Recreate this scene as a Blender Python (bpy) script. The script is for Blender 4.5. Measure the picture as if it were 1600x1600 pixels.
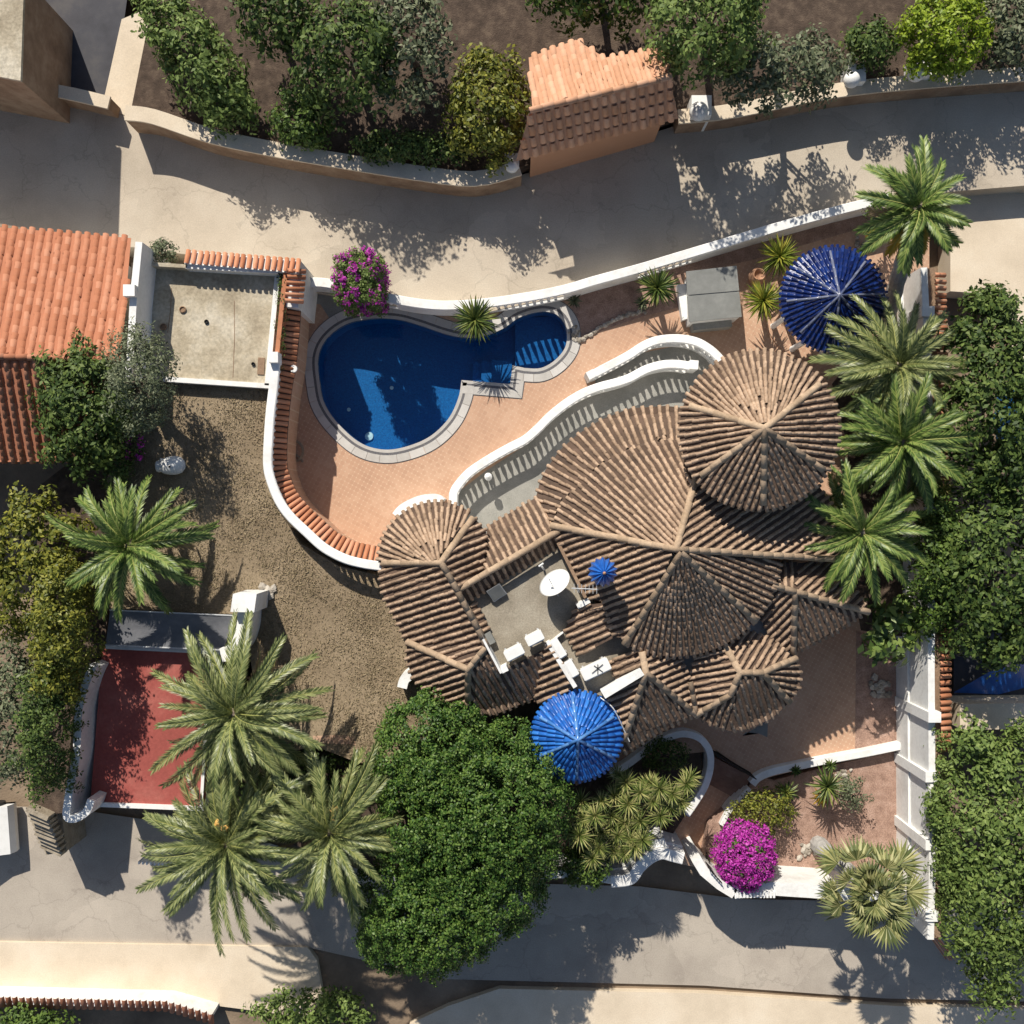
import bpy, bmesh, math, random
import numpy as np
from mathutils import Vector, Matrix
from mathutils.geometry import tessellate_polygon

for o in list(bpy.data.objects):
    bpy.data.objects.remove(o, do_unlink=True)
scene = bpy.context.scene
C = scene.collection
R = math.radians

# ------------------------------------------------------------------ camera
D = 36.0          # drone height above the pool terrace, metres
S = 36.0 / 1600   # metres per photo pixel at terrace level
cam_d = bpy.data.cameras.new('camera'); cam = bpy.data.objects.new('camera', cam_d); C.objects.link(cam)
cam.location = (0, 0, D); cam.rotation_euler = (0, 0, 0)
cam_d.sensor_width = 36; cam_d.lens = 36; cam_d.clip_end = 2000
scene.camera = cam
scene.render.resolution_x = 1024; scene.render.resolution_y = 1024

# ------------------------------------------------------------------ light
SUN_EL = R(41); SH = Vector((0.35, -0.937))       # direction shadows fall, seen from above
w = bpy.data.worlds.new('World'); scene.world = w; w.use_nodes = True
nt = w.node_tree; bg = nt.nodes['Background']
sky = nt.nodes.new('ShaderNodeTexSky'); sky.sky_type = 'NISHITA'; sky.sun_disc = False
sky.sun_elevation = SUN_EL; sky.sun_rotation = math.atan2(-SH.x, -SH.y)
nt.links.new(sky.outputs[0], bg.inputs[0]); bg.inputs[1].default_value = 0.072
sd = bpy.data.lights.new('sun', 'SUN'); sd.energy = 4.8; sd.angle = R(0.5); sd.color = (1, 0.93, 0.82)
sun = bpy.data.objects.new('sun', sd); C.objects.link(sun)
dirv = Vector((SH.x * math.cos(SUN_EL), SH.y * math.cos(SUN_EL), -math.sin(SUN_EL)))
sun.rotation_euler = (-dirv).to_track_quat('Z', 'Y').to_euler(); sun.location = (-10, 20, 30)
vs = scene.view_settings; vs.view_transform = 'Standard'; vs.look = 'None'; vs.exposure = 0.22; vs.gamma = 1; vs.use_curve_mapping = False

scene.cycles.max_bounces = 6; scene.cycles.diffuse_bounces = 3; scene.cycles.glossy_bounces = 2; scene.cycles.transmission_bounces = 3; scene.cycles.transparent_max_bounces = 6

# ------------------------------------------------------------------ helpers
def P(px, py, z=0.0):
    k = (D - z) / D * S
    return Vector(((px - 800) * k, (800 - py) * k, z))
def PP(pts, z=None):
    return [P(p[0], p[1], p[2] if len(p) > 2 else z) for p in pts]
def px(m): return m * S

MATS = {}
def mat(name, c1, c2=None, c3=None, scale=3.0, rough=0.8, bump=0.0, bscale=40.0, spec=0.3, island=0.0, detail=6.0, coat=0.0, trans=0.0, speck=0.0, sscale=70.0, crack=0.0):
    """procedural material: noise-mixed colours, optional per-piece variation and fine relief"""
    if name in MATS: return MATS[name]
    m = bpy.data.materials.new(name); m.use_nodes = True; n = m.node_tree; L = n.links.new
    b = n.nodes['Principled BSDF']; b.inputs['Roughness'].default_value = rough
    b.inputs['Specular IOR Level'].default_value = spec
    if coat: b.inputs['Coat Weight'].default_value = coat; b.inputs['Coat Roughness'].default_value = 0.15
    geo = n.nodes.new('ShaderNodeNewGeometry')
    c2 = c2 or c1; c3 = c3 or c2
    nz = n.nodes.new('ShaderNodeTexNoise'); nz.inputs['Scale'].default_value = scale; nz.inputs['Detail'].default_value = detail
    nz.inputs['Roughness'].default_value = 0.65
    L(geo.outputs['Position'], nz.inputs['Vector'])
    fac = nz.outputs['Fac']
    if island:
        oi = n.nodes.new('ShaderNodeObjectInfo')
        a = n.nodes.new('ShaderNodeMath'); a.operation = 'ADD'
        L(geo.outputs['Random Per Island'], a.inputs[0]); L(oi.outputs['Random'], a.inputs[1])
        f = n.nodes.new('ShaderNodeMath'); f.operation = 'FRACT'; L(a.outputs[0], f.inputs[0])
        mx = n.nodes.new('ShaderNodeMix'); mx.inputs[0].default_value = island
        L(nz.outputs['Fac'], mx.inputs[2]); L(f.outputs[0], mx.inputs[3]); fac = mx.outputs[0]
    cr = n.nodes.new('ShaderNodeValToRGB'); e = cr.color_ramp.elements
    e[0].position = 0.28; e[0].color = (*c1, 1); e[1].position = 0.72; e[1].color = (*c3, 1)
    q = e.new(0.5); q.color = (*c2, 1)
    L(fac, cr.inputs[0]); colour = cr.outputs[0]
    if speck:
        sn = n.nodes.new('ShaderNodeTexNoise'); sn.inputs['Scale'].default_value = sscale; sn.inputs['Detail'].default_value = 4; L(geo.outputs['Position'], sn.inputs['Vector'])
        sm = n.nodes.new('ShaderNodeMapRange'); sm.inputs[1].default_value = .3; sm.inputs[2].default_value = .7; sm.inputs[3].default_value = 1-speck; sm.inputs[4].default_value = 1+speck; L(sn.outputs[0], sm.inputs[0])
        vm = n.nodes.new('ShaderNodeVectorMath'); vm.operation = 'SCALE'; L(cr.outputs[0], vm.inputs[0]); L(sm.outputs[0], vm.inputs[3]); colour = vm.outputs[0]
    if crack:
        wz = n.nodes.new('ShaderNodeTexNoise'); wz.inputs['Scale'].default_value = 1.7; wz.inputs['Detail'].default_value = 5; L(geo.outputs['Position'], wz.inputs['Vector'])
        wa = n.nodes.new('ShaderNodeVectorMath'); wa.operation = 'ADD'; L(geo.outputs['Position'], wa.inputs[0]); L(wz.outputs['Color'], wa.inputs[1])
        vo = n.nodes.new('ShaderNodeTexVoronoi'); vo.feature = 'DISTANCE_TO_EDGE'; vo.inputs['Scale'].default_value = crack; L(wa.outputs[0], vo.inputs['Vector'])
        cm = n.nodes.new('ShaderNodeMapRange'); cm.inputs[1].default_value = .0; cm.inputs[2].default_value = .012; cm.inputs[3].default_value = .84; cm.inputs[4].default_value = 1; L(vo.outputs['Distance'], cm.inputs[0])
        pv = n.nodes.new('ShaderNodeTexVoronoi'); pv.inputs['Scale'].default_value = crack*.8; L(wa.outputs[0], pv.inputs['Vector'])
        ps = n.nodes.new('ShaderNodeSeparateColor'); L(pv.outputs['Color'], ps.inputs[0]); pm = n.nodes.new('ShaderNodeMapRange'); pm.inputs[3].default_value = .9; pm.inputs[4].default_value = 1.06; L(ps.outputs[0], pm.inputs[0])
        mm = n.nodes.new('ShaderNodeMath'); mm.operation = 'MULTIPLY'; L(cm.outputs[0], mm.inputs[0]); L(pm.outputs[0], mm.inputs[1])
        vk = n.nodes.new('ShaderNodeVectorMath'); vk.operation = 'SCALE'; L(colour, vk.inputs[0]); L(mm.outputs[0], vk.inputs[3]); colour = vk.outputs[0]
    L(colour, b.inputs['Base Color'])
    if bump:
        bz = n.nodes.new('ShaderNodeTexNoise'); bz.inputs['Scale'].default_value = bscale; bz.inputs['Detail'].default_value = 5
        L(geo.outputs['Position'], bz.inputs['Vector'])
        bp = n.nodes.new('ShaderNodeBump'); bp.inputs['Strength'].default_value = bump; bp.inputs['Distance'].default_value = 0.05
        L(bz.outputs['Fac'], bp.inputs['Height']); L(bp.outputs[0], b.inputs['Normal'])
    if trans:
        tr = n.nodes.new('ShaderNodeBsdfTranslucent'); ms = n.nodes.new('ShaderNodeMixShader'); ms.inputs[0].default_value = trans
        L(cr.outputs[0], tr.inputs[0]); L(b.outputs[0], ms.inputs[1]); L(tr.outputs[0], ms.inputs[2])
        L(ms.outputs[0], n.nodes['Material Output'].inputs[0])
    MATS[name] = m
    return m

M_white = mat('white render', (.62, .61, .58), (.77, .77, .75), (.82, .82, .80), 1.1, .85, .12, 25, detail=12, speck=.06, sscale=9)
M_rail = mat('white coping', (.66, .65, .62), (.80, .80, .78), (.84, .83, .81), 1.3, .75, .1, 20, detail=12, speck=.05, sscale=9)
M_tile = mat('weathered roof tile', (.26, .18, .122), (.38, .268, .185), (.48, .345, .242), .8, .9, .3, 30, island=.38, speck=.22, sscale=14)
M_pan = mat('roof pan tile', (.07, .05, .04), (.11, .075, .055), (.15, .10, .075), 2.2, .95, .3, 18)  # darker than the cover tiles, painting in the shade of the gaps
M_ridge = mat('ridge tile', (.33, .24, .16), (.41, .30, .205), (.47, .35, .24), 2.5, .85, .25, 30, island=.4, speck=.15, sscale=14)
M_cop = mat('orange coping tile', (.42, .17, .085), (.55, .24, .13), (.62, .31, .19), 4, .8, .15, 40, island=.5)
M_blue = mat('glazed blue tile', (.003, .010, .065), (.005, .018, .11), (.009, .032, .17), 5, .28, .12, 30, spec=.45, island=.5, coat=.25)
M_blue2 = mat('bright glazed blue tile', (.012, .085, .34), (.02, .13, .48), (.035, .19, .58), 5, .36, .12, 30, spec=.45, island=.5, coat=.15)
M_blue2r = mat('pale glazed blue ridge', (.05, .17, .45), (.09, .23, .52), (.12, .28, .58), 5, .25, .1, 30, spec=.5, island=.4, coat=.5)
M_bluer = mat('worn glazed blue ridge', (.06, .08, .16), (.13, .15, .23), (.2, .22, .3), 6, .3, .1, 30, spec=.5, island=.4, coat=.4)
M_cope = mat('pool coping stone', (.44, .42, .39), (.52, .50, .47), (.58, .56, .53), 3, .7, .08, 30, island=.35)
M_mosaic = mat('dark mosaic band', (.07, .075, .10), (.12, .12, .13), (.25, .22, .19), 40, .5)
M_basin = mat('blue mosaic', (.003, .075, .24), (.004, .105, .30), (.006, .14, .37), 14, .5, 0, detail=8, speck=.25, sscale=22)
M_conc = mat('stained concrete', (.27, .22, .15), (.44, .38, .28), (.58, .53, .43), .75, .9, .2, 12, detail=15, speck=.2, sscale=11, crack=.5)
M_grey = mat('grey screed', (.22, .22, .20), (.29, .285, .26), (.36, .35, .32), 1.2, .9, .15, 20, detail=10, speck=.12, sscale=30)
M_patio = mat('lichen flat roof', (.19, .165, .125), (.29, .255, .20), (.37, .335, .27), 1.0, .92, .2, 15, detail=12, speck=.2, sscale=30)
M_lawn = mat('dry lawn', (.18, .135, .085), (.285, .22, .145), (.385, .305, .205), .5, .95, .4, 60, detail=15, speck=.22, sscale=22)
M_gravel = mat('pink gravel', (.24, .15, .115), (.37, .24, .185), (.48, .33, .265), 3, .95, .5, 60, detail=10, speck=.28, sscale=26)
M_soil = mat('dark soil', (.045, .032, .024), (.085, .06, .045), (.15, .11, .08), 3, .95, .6, 25)
M_road = mat('worn concrete road', (.41, .35, .275), (.51, .44, .35), (.57, .505, .41), .45, .92, .1, 40, detail=14, speck=.10, sscale=24, crack=.35)
M_road2 = mat('grey road', (.34, .295, .25), (.43, .38, .32), (.50, .445, .375), .45, .92, .1, 40, detail=14, speck=.10, sscale=24, crack=.35)
M_walk = mat('sandy pavement', (.56, .47, .355), (.66, .56, .43), (.72, .63, .50), .6, .9, .1, 30, detail=10, speck=.08, sscale=24)
M_ground = mat('bare earth', (.12, .09, .065), (.22, .165, .115), (.33, .25, .175), .5, .95, .4, 12, detail=10)
M_dark = mat('dark asphalt court', (.055, .055, .062), (.075, .075, .085), (.11, .105, .105), .8, .9, .1, 30)
M_redroof = mat('red painted roof', (.25, .062, .05), (.34, .085, .07), (.43, .15, .12), .55, .75, .1, 20, detail=14, speck=.10, sscale=12)
M_brown = mat('brown masonry', (.20, .13, .085), (.30, .20, .13), (.40, .29, .20), 1.5, .9, .4, 14)
M_salmon = mat('salmon roof tile', (.50, .27, .16), (.58, .33, .21), (.64, .38, .25), 1.5, .85, .15, 30, island=.5)
M_orange = mat('orange roof tile', (.38, .15, .08), (.44, .185, .105), (.49, .23, .14), 1.5, .85, .15, 30, island=.5)
M_slate = mat('fibre cement sheet', (.17, .175, .165), (.21, .215, .205), (.26, .265, .25), 2.5, .8, .15, 40, detail=10)
M_net = mat('grey shade cloth', (.10, .105, .12), (.14, .145, .16), (.20, .20, .215), 1.5, .8, .2, 8)
M_metal = mat('galvanised metal', (.40, .41, .42), (.50, .51, .52), None, 6, .4)
M_plastic = mat('white painted metal', (.70, .70, .68), (.78, .78, .76), (.80, .80, .78), 3, .45)
M_black = mat('black iron', (.012, .012, .013), (.02, .02, .02), None, 6, .5)
M_glass = mat('dark window glass', (.015, .02, .03), (.02, .03, .04), None, 2, .08, spec=.6)
M_wood = mat('weathered wood', (.22, .18, .13), (.33, .28, .21), (.42, .36, .28), 4, .85, .4, 15)
M_clay = mat('clay pot', (.36, .19, .11), (.46, .26, .16), (.52, .32, .22), 3, .85, .1)
M_stone = mat('field stone', (.24, .21, .17), (.36, .32, .27), (.48, .44, .38), 5, .9, .5, 18, island=.5)
M_step = mat('stair tile', (.20, .115, .08), (.26, .155, .11), (.32, .20, .15), 3, .8, .1)
M_trunk = mat('palm trunk', (.10, .08, .06), (.19, .155, .12), (.30, .26, .21), 6, .95, .8, 12)
M_bark = mat('grey bark', (.10, .08, .06), (.17, .14, .11), (.24, .2, .16), 5, .95, .6, 14)
M_trunkp = mat('pale palm trunk', (.26, .25, .24), (.38, .37, .35), (.50, .49, .46), 6, .9, .5, 14)
M_frond = mat('date palm frond', (.065, .092, .027), (.15, .185, .06), (.32, .345, .14), 2.2, .42, island=.5, spec=.5, trans=.14)
M_frond2 = mat('lush palm frond', (.055, .10, .02), (.125, .20, .04), (.26, .335, .085), 2.0, .45, island=.6, spec=.5, trans=.18)
M_frondy = mat('yellow dying frond', (.30, .20, .03), (.45, .28, .03), (.50, .34, .06), 3, .6, trans=.15)
M_deadf = mat('dead brown frond', (.16, .11, .06), (.26, .19, .11), (.34, .26, .16), 3, .8)
M_rachis = mat('frond rachis', (.22, .25, .07), (.30, .31, .10), None, 3, .5)
M_fan = mat('fan palm leaf', (.035, .065, .016), (.09, .14, .03), (.22, .25, .06), 3.5, .45, island=.5, spec=.5, trans=.15)
M_fan2 = mat('grey fan palm leaf', (.09, .115, .04), (.19, .21, .075), (.36, .35, .15), 3, .5, island=.6, spec=.4, trans=.12)
M_fan3 = mat('lime fan palm leaf', (.10, .15, .015), (.20, .24, .03), (.36, .33, .05), 3.5, .45, island=.5, spec=.5, trans=.15)
M_ficus = mat('ficus leaf', (.026, .068, .011), (.06, .125, .019), (.135, .21, .042), 1.2, .5, island=.6, spec=.3, trans=.12)
M_olive = mat('olive leaf', (.07, .09, .045), (.12, .145, .075), (.20, .22, .13), 2, .55, island=.6, trans=.1)
M_yucca = mat('yucca leaf', (.09, .135, .028), (.21, .245, .065), (.40, .38, .15), 2.5, .5, island=.6, trans=.12)
M_green = mat('hedge leaf', (.035, .07, .012), (.075, .13, .022), (.14, .21, .04), 1.4, .55, island=.6, trans=.14)
M_dgreen = mat('dark hedge leaf', (.032, .062, .013), (.068, .112, .022), (.125, .175, .04), 1.0, .6, island=.6, trans=.1)
M_mgreen = mat('grass green hedge leaf', (.07, .115, .024), (.125, .185, .042), (.20, .265, .07), .8, .6, island=.5, trans=.12)
M_ygreen = mat('yellow green leaf', (.075, .095, .014), (.145, .16, .022), (.26, .255, .04), 1.8, .5, island=.6, trans=.15)
M_lime = mat('lime leaf', (.12, .19, .01), (.20, .28, .015), (.28, .36, .03), 1.8, .5, island=.6, trans=.15)
M_mag = mat('magenta bract', (.26, .015, .20), (.46, .03, .36), (.60, .08, .50), 3, .5, island=.6, trans=.2)
M_pipe = mat('pale plastic', (.6, .6, .58), None, None, 2, .4)
M_fruit = mat('orange date fruit', (.55, .30, .06), (.68, .40, .12), None, 12, .6)

def terrace_mat():
    m = bpy.data.materials.new('terracotta terrace tiles'); m.use_nodes = True; n = m.node_tree; L = n.links.new
    b = n.nodes['Principled BSDF']; b.inputs['Roughness'].default_value = .75; b.inputs['Specular IOR Level'].default_value = .25
    g = n.nodes.new('ShaderNodeNewGeometry')
    mp = n.nodes.new('ShaderNodeMapping'); mp.inputs['Rotation'].default_value = (0, 0, R(28)); mp.inputs['Scale'].default_value = (1/.15,)*3
    L(g.outputs['Position'], mp.inputs[0])
    vf = n.nodes.new('ShaderNodeVectorMath'); vf.operation = 'FRACTION'; L(mp.outputs[0], vf.inputs[0])
    vs_ = n.nodes.new('ShaderNodeVectorMath'); vs_.operation = 'SUBTRACT'; vs_.inputs[1].default_value = (.5, .5, 0); L(vf.outputs[0], vs_.inputs[0])
    va = n.nodes.new('ShaderNodeVectorMath'); va.operation = 'ABSOLUTE'; L(vs_.outputs[0], va.inputs[0])
    sp = n.nodes.new('ShaderNodeSeparateXYZ'); L(va.outputs[0], sp.inputs[0])
    ad = n.nodes.new('ShaderNodeMath'); ad.operation = 'ADD'; L(sp.outputs[0], ad.inputs[0]); L(sp.outputs[1], ad.inputs[1])
    dot = n.nodes.new('ShaderNodeMath'); dot.operation = 'GREATER_THAN'; dot.inputs[1].default_value = .80; L(ad.outputs[0], dot.inputs[0])
    mxx = n.nodes.new('ShaderNodeMath'); mxx.operation = 'MAXIMUM'; L(sp.outputs[0], mxx.inputs[0]); L(sp.outputs[1], mxx.inputs[1])
    jt = n.nodes.new('ShaderNodeMath'); jt.operation = 'GREATER_THAN'; jt.inputs[1].default_value = .465; L(mxx.outputs[0], jt.inputs[0])
    vfl = n.nodes.new('ShaderNodeVectorMath'); vfl.operation = 'FLOOR'; L(mp.outputs[0], vfl.inputs[0])
    wn = n.nodes.new('ShaderNodeTexWhiteNoise'); L(vfl.outputs[0], wn.inputs[0])
    nz = n.nodes.new('ShaderNodeTexNoise'); nz.inputs['Scale'].default_value = .55; nz.inputs['Detail'].default_value = 9; nz.inputs['Roughness'].default_value = .7
    L(g.outputs['Position'], nz.inputs['Vector'])
    mf = n.nodes.new('ShaderNodeMix'); mf.inputs[0].default_value = .14; L(nz.outputs[0], mf.inputs[2]); L(wn.outputs[0], mf.inputs[3])
    cr = n.nodes.new('ShaderNodeValToRGB'); e = cr.color_ramp.elements
    e[0].position = .25; e[0].color = (.41, .245, .165, 1); e[1].position = .75; e[1].color = (.60, .405, .285, 1); q = e.new(.5); q.color = (.515, .32, .215, 1)
    L(mf.outputs[0], cr.inputs[0])
    m1 = n.nodes.new('ShaderNodeMix'); m1.data_type = 'RGBA'; L(jt.outputs[0], m1.inputs[0]); L(cr.outputs[0], m1.inputs[6]); m1.inputs[7].default_value = (.53, .36, .25, 1)
    # pale cabochons show where the surface is less worn
    nz2 = n.nodes.new('ShaderNodeTexNoise'); nz2.inputs['Scale'].default_value = .22; nz2.inputs['Detail'].default_value = 3; L(g.outputs['Position'], nz2.inputs['Vector'])
    r2 = n.nodes.new('ShaderNodeMapRange'); r2.inputs[1].default_value = .42; r2.inputs[2].default_value = .6; r2.inputs[3].default_value = .25; r2.inputs[4].default_value = .6; L(nz2.outputs[0], r2.inputs[0])
    mu = n.nodes.new('ShaderNodeMath'); mu.operation = 'MULTIPLY'; L(dot.outputs[0], mu.inputs[0]); L(r2.outputs[0], mu.inputs[1])
    m2 = n.nodes.new('ShaderNodeMix'); m2.data_type = 'RGBA'; L(mu.outputs[0], m2.inputs[0]); L(m1.outputs[2], m2.inputs[6]); m2.inputs[7].default_value = (.66, .52, .36, 1)
    L(m2.outputs[2], b.inputs['Base Color'])
    bp = n.nodes.new('ShaderNodeBump'); bp.invert = True; bp.inputs['Strength'].default_value = .3; bp.inputs['Distance'].default_value = .01
    L(jt.outputs[0], bp.inputs['Height']); L(bp.outputs[0], b.inputs['Normal'])
    return m
M_terr = terrace_mat()

def water_mat():
    m = bpy.data.materials.new('pool water'); m.use_nodes = True; n = m.node_tree; L = n.links.new
    n.nodes.remove(n.nodes['Principled BSDF'])
    g = n.nodes.new('ShaderNodeNewGeometry')
    nz = n.nodes.new('ShaderNodeTexNoise'); nz.inputs['Scale'].default_value = 3.2; nz.inputs['Detail'].default_value = 3; L(g.outputs['Position'], nz.inputs['Vector'])
    bp = n.nodes.new('ShaderNodeBump'); bp.inputs['Strength'].default_value = .12; bp.inputs['Distance'].default_value = .02; L(nz.outputs[0], bp.inputs['Height'])
    gl = n.nodes.new('ShaderNodeBsdfGlossy'); gl.inputs['Roughness'].default_value = .03; L(bp.outputs[0], gl.inputs['Normal'])
    rf = n.nodes.new('ShaderNodeBsdfTransparent'); rf.inputs[0].default_value = (.72, .90, .96, 1)
    lw_ = n.nodes.new('ShaderNodeLayerWeight'); L(bp.outputs[0], lw_.inputs['Normal']); pw_ = n.nodes.new('ShaderNodeMath'); pw_.operation = 'POWER'; pw_.inputs[1].default_value = 5; L(lw_.outputs['Facing'], pw_.inputs[0]); fr = n.nodes.new('ShaderNodeMath'); fr.operation = 'ADD'; fr.inputs[1].default_value = .025; L(pw_.outputs[0], fr.inputs[0])
    ms = n.nodes.new('ShaderNodeMixShader'); L(fr.outputs[0], ms.inputs[0]); L(rf.outputs[0], ms.inputs[1]); L(gl.outputs[0], ms.inputs[2])
    L(ms.outputs[0], n.nodes['Material Output'].inputs[0])
    return m
M_water = water_mat()

class MB:
    def __init__(s): s.v = []; s.f = []
    def add(s, vs, fs):
        o = len(s.v); s.v.extend([tuple(v) for v in vs]); s.f.extend([tuple(i + o for i in f) for f in fs]); return s
    def box(s, c, size, rz=0.0, ax=None):
        M = Matrix.Translation(c) @ (ax if ax is not None else Matrix.Rotation(rz, 4, 'Z'))
        h = [x / 2 for x in size]
        vs = [M @ Vector((a*h[0], b*h[1], d*h[2])) for a in (-1, 1) for b in (-1, 1) for d in (-1, 1)]
        return s.add(vs, [(0,1,3,2),(4,6,7,5),(0,4,5,1),(2,3,7,6),(0,2,6,4),(1,5,7,3)])
    def prism(s, poly, z0, z1=None):
        """poly: list of Vectors (top, own z if z1 None), walls down to z0"""
        n = len(poly); top = [Vector((p[0], p[1], p[2] if z1 is None else z1)) for p in poly]
        bot = [Vector((p[0], p[1], z0)) for p in poly]
        tri = tessellate_polygon([[Vector((p.x, p.y, 0)) for p in top]])
        fs = []
        for t in tri:
            a, b, c = [top[i] for i in t]
            up = (b.x-a.x)*(c.y-a.y)-(b.y-a.y)*(c.x-a.x) > 0
            fs.append(tuple(t) if up else tuple(reversed(t)))
        for i in range(n):
            j = (i + 1) % n; fs.append((i, n + i, n + j, j))
        return s.add(top + bot, fs)
    def sheet(s, poly, holes=()):
        loops = [poly] + list(holes); allv = [v for l in loops for v in l]
        tri = tessellate_polygon([[Vector((p.x, p.y, 0)) for p in l] for l in loops]); fs = []
        for t in tri:
            a, b, c = [allv[i] for i in t]
            up = (b.x-a.x)*(c.y-a.y)-(b.y-a.y)*(c.x-a.x) > 0
            fs.append(tuple(t) if up else tuple(reversed(t)))
        return s.add(allv, fs)
    def sweep(s, path, prof, closed=False):
        """prof: list of (offset to the left, dz) swept along a path of Vectors"""
        n = len(path); m = len(prof); vs = []
        for i, p in enumerate(path):
            a = path[(i-1) % n] if (closed or i > 0) else p; b = path[(i+1) % n] if (closed or i < n-1) else p
            t1 = Vector((p.x-a.x, p.y-a.y)); t2 = Vector((b.x-p.x, b.y-p.y))
            if t1.length < 1e-6: t1 = t2
            if t2.length < 1e-6: t2 = t1
            t1.normalize(); t2.normalize(); t = (t1 + t2)
            if t.length < 1e-6: t = t2
            t.normalize(); nn = Vector((-t.y, t.x)); k = 1 / max(.5, nn.dot(Vector((-t2.y, t2.x))))
            for o, dz in prof: vs.append((p.x + nn.x*o*k, p.y + nn.y*o*k, p.z + dz))
        fs = []
        for i in range(n if closed else n-1):
            j = (i + 1) % n
            for q in range(m):
                r = (q + 1) % m; fs.append((i*m+q, j*m+q, j*m+r, i*m+r))
        if not closed: fs += [tuple(range(m)), tuple(reversed(range((n-1)*m, n*m)))]
        return s.add(vs, fs)
    def tube(s, path, rad, seg=6):
        n = len(path); vs = []; fs = []
        for i, p in enumerate(path):
            t = (path[min(i+1, n-1)] - path[max(i-1, 0)]).normalized()
            up = Vector((0, 0, 1)) if abs(t.z) < .9 else Vector((1, 0, 0))
            a = t.cross(up).normalized(); b = a.cross(t)
            r = rad[i] if isinstance(rad, (list, tuple)) else rad
            for k in range(seg):
                an = 2*math.pi*k/seg; vs.append(p + a*(r*math.cos(an)) + b*(r*math.sin(an)))
        for i in range(n-1):
            for k in range(seg):
                l = (k+1) % seg; fs.append((i*seg+k, i*seg+l, (i+1)*seg+l, (i+1)*seg+k))
        fs += [tuple(range(seg)), tuple(reversed(range((n-1)*seg, n*seg)))]
        return s.add(vs, fs)
    def lathe(s, c, prof, seg=12, ax=None):
        M = Matrix.Translation(c) @ (ax if ax is not None else Matrix.Identity(4)); vs = []; fs = []
        for r, z in prof:
            for k in range(seg):
                a = 2*math.pi*k/seg; vs.append(M @ Vector((r*math.cos(a), r*math.sin(a), z)))
        for i in range(len(prof)-1):
            for k in range(seg):
                l = (k+1) % seg; fs.append((i*seg+k, i*seg+l, (i+1)*seg+l, (i+1)*seg+k))
        fs += [tuple(reversed(range(seg))), tuple(range((len(prof)-1)*seg, len(prof)*seg))]
        return s.add(vs, fs)
    def mesh(s, name):
        me = bpy.data.meshes.new(name); me.from_pydata(s.v, [], s.f); me.update(); return me
    def build(s, name, m, parent=None, smooth=False):
        return link(name, s.mesh(name), m, parent, smooth)

def link(name, me, m, parent=None, smooth=False):
    if m is not None and not me.materials: me.materials.append(m)
    if smooth:
        me.polygons.foreach_set('use_smooth', [True]*len(me.polygons))
    o = bpy.data.objects.new(name, me); C.objects.link(o)
    if parent is not None: adopt(o, parent)
    return o
def root_loc(o):
    l = Vector(o.location)
    while o.parent is not None: o = o.parent; l = Vector(o.location)
    return l
def adopt(o, parent):
    o.parent = parent
    top = parent
    while top.parent is not None: top = top.parent
    if parent.parent is None: o.matrix_parent_inverse = Matrix.Translation(-Vector(parent.location)) if parent.type == 'EMPTY' else Matrix.Identity(4)
    else: o.matrix_parent_inverse = Matrix.Identity(4)
def tag(o, label, cat, group=None, kind=None):
    o['label'] = label; o['category'] = cat
    if group: o['group'] = group
    if kind: o['kind'] = kind
    return o
def thing(name, label, cat, loc, group=None):
    e = bpy.data.objects.new(name, None); C.objects.link(e); e.location = loc; e.empty_display_size = .3
    return tag(e, label, cat, group)
def struct(name, mb, m, label=None):
    o = mb.build(name, m); o['kind'] = 'structure'
    if label: o['label'] = label
    return o
def spline(pts, n=8, closed=False):
    pts = [Vector(p) for p in pts]; N = len(pts); out = []
    for i in range(N if closed else N-1):
        p0 = pts[(i-1) % N] if (closed or i > 0) else pts[i]; p1 = pts[i]; p2 = pts[(i+1) % N]
        p3 = pts[(i+2) % N] if (closed or i < N-2) else p2
        for k in range(n):
            t = k/n
            out.append(.5*((2*p1)+(p2-p0)*t+(2*p0-5*p1+4*p2-p3)*t*t+(3*p1-p0-3*p2+p3)*t*t*t))
    if not closed: out.append(pts[-1])
    return out
def resample(path, step):
    out = [path[0]]; acc = 0
    L = sum((path[i+1]-path[i]).length for i in range(len(path)-1)); n = max(1, round(L/step)); st = L/n; tgt = st; d = 0
    for i in range(len(path)-1):
        a, b = path[i], path[i+1]; l = (b-a).length
        while d + l >= tgt - 1e-9 and len(out) <= n:
            out.append(a.lerp(b, (tgt-d)/l if l else 0)); tgt += st
        d += l
    return out
def inside(poly, x, y):
    c = False; n = len(poly); j = n-1
    for i in range(n):
        if (poly[i].y > y) != (poly[j].y > y) and x < (poly[j].x-poly[i].x)*(y-poly[i].y)/(poly[j].y-poly[i].y)+poly[i].x: c = not c
        j = i
    return c

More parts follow.
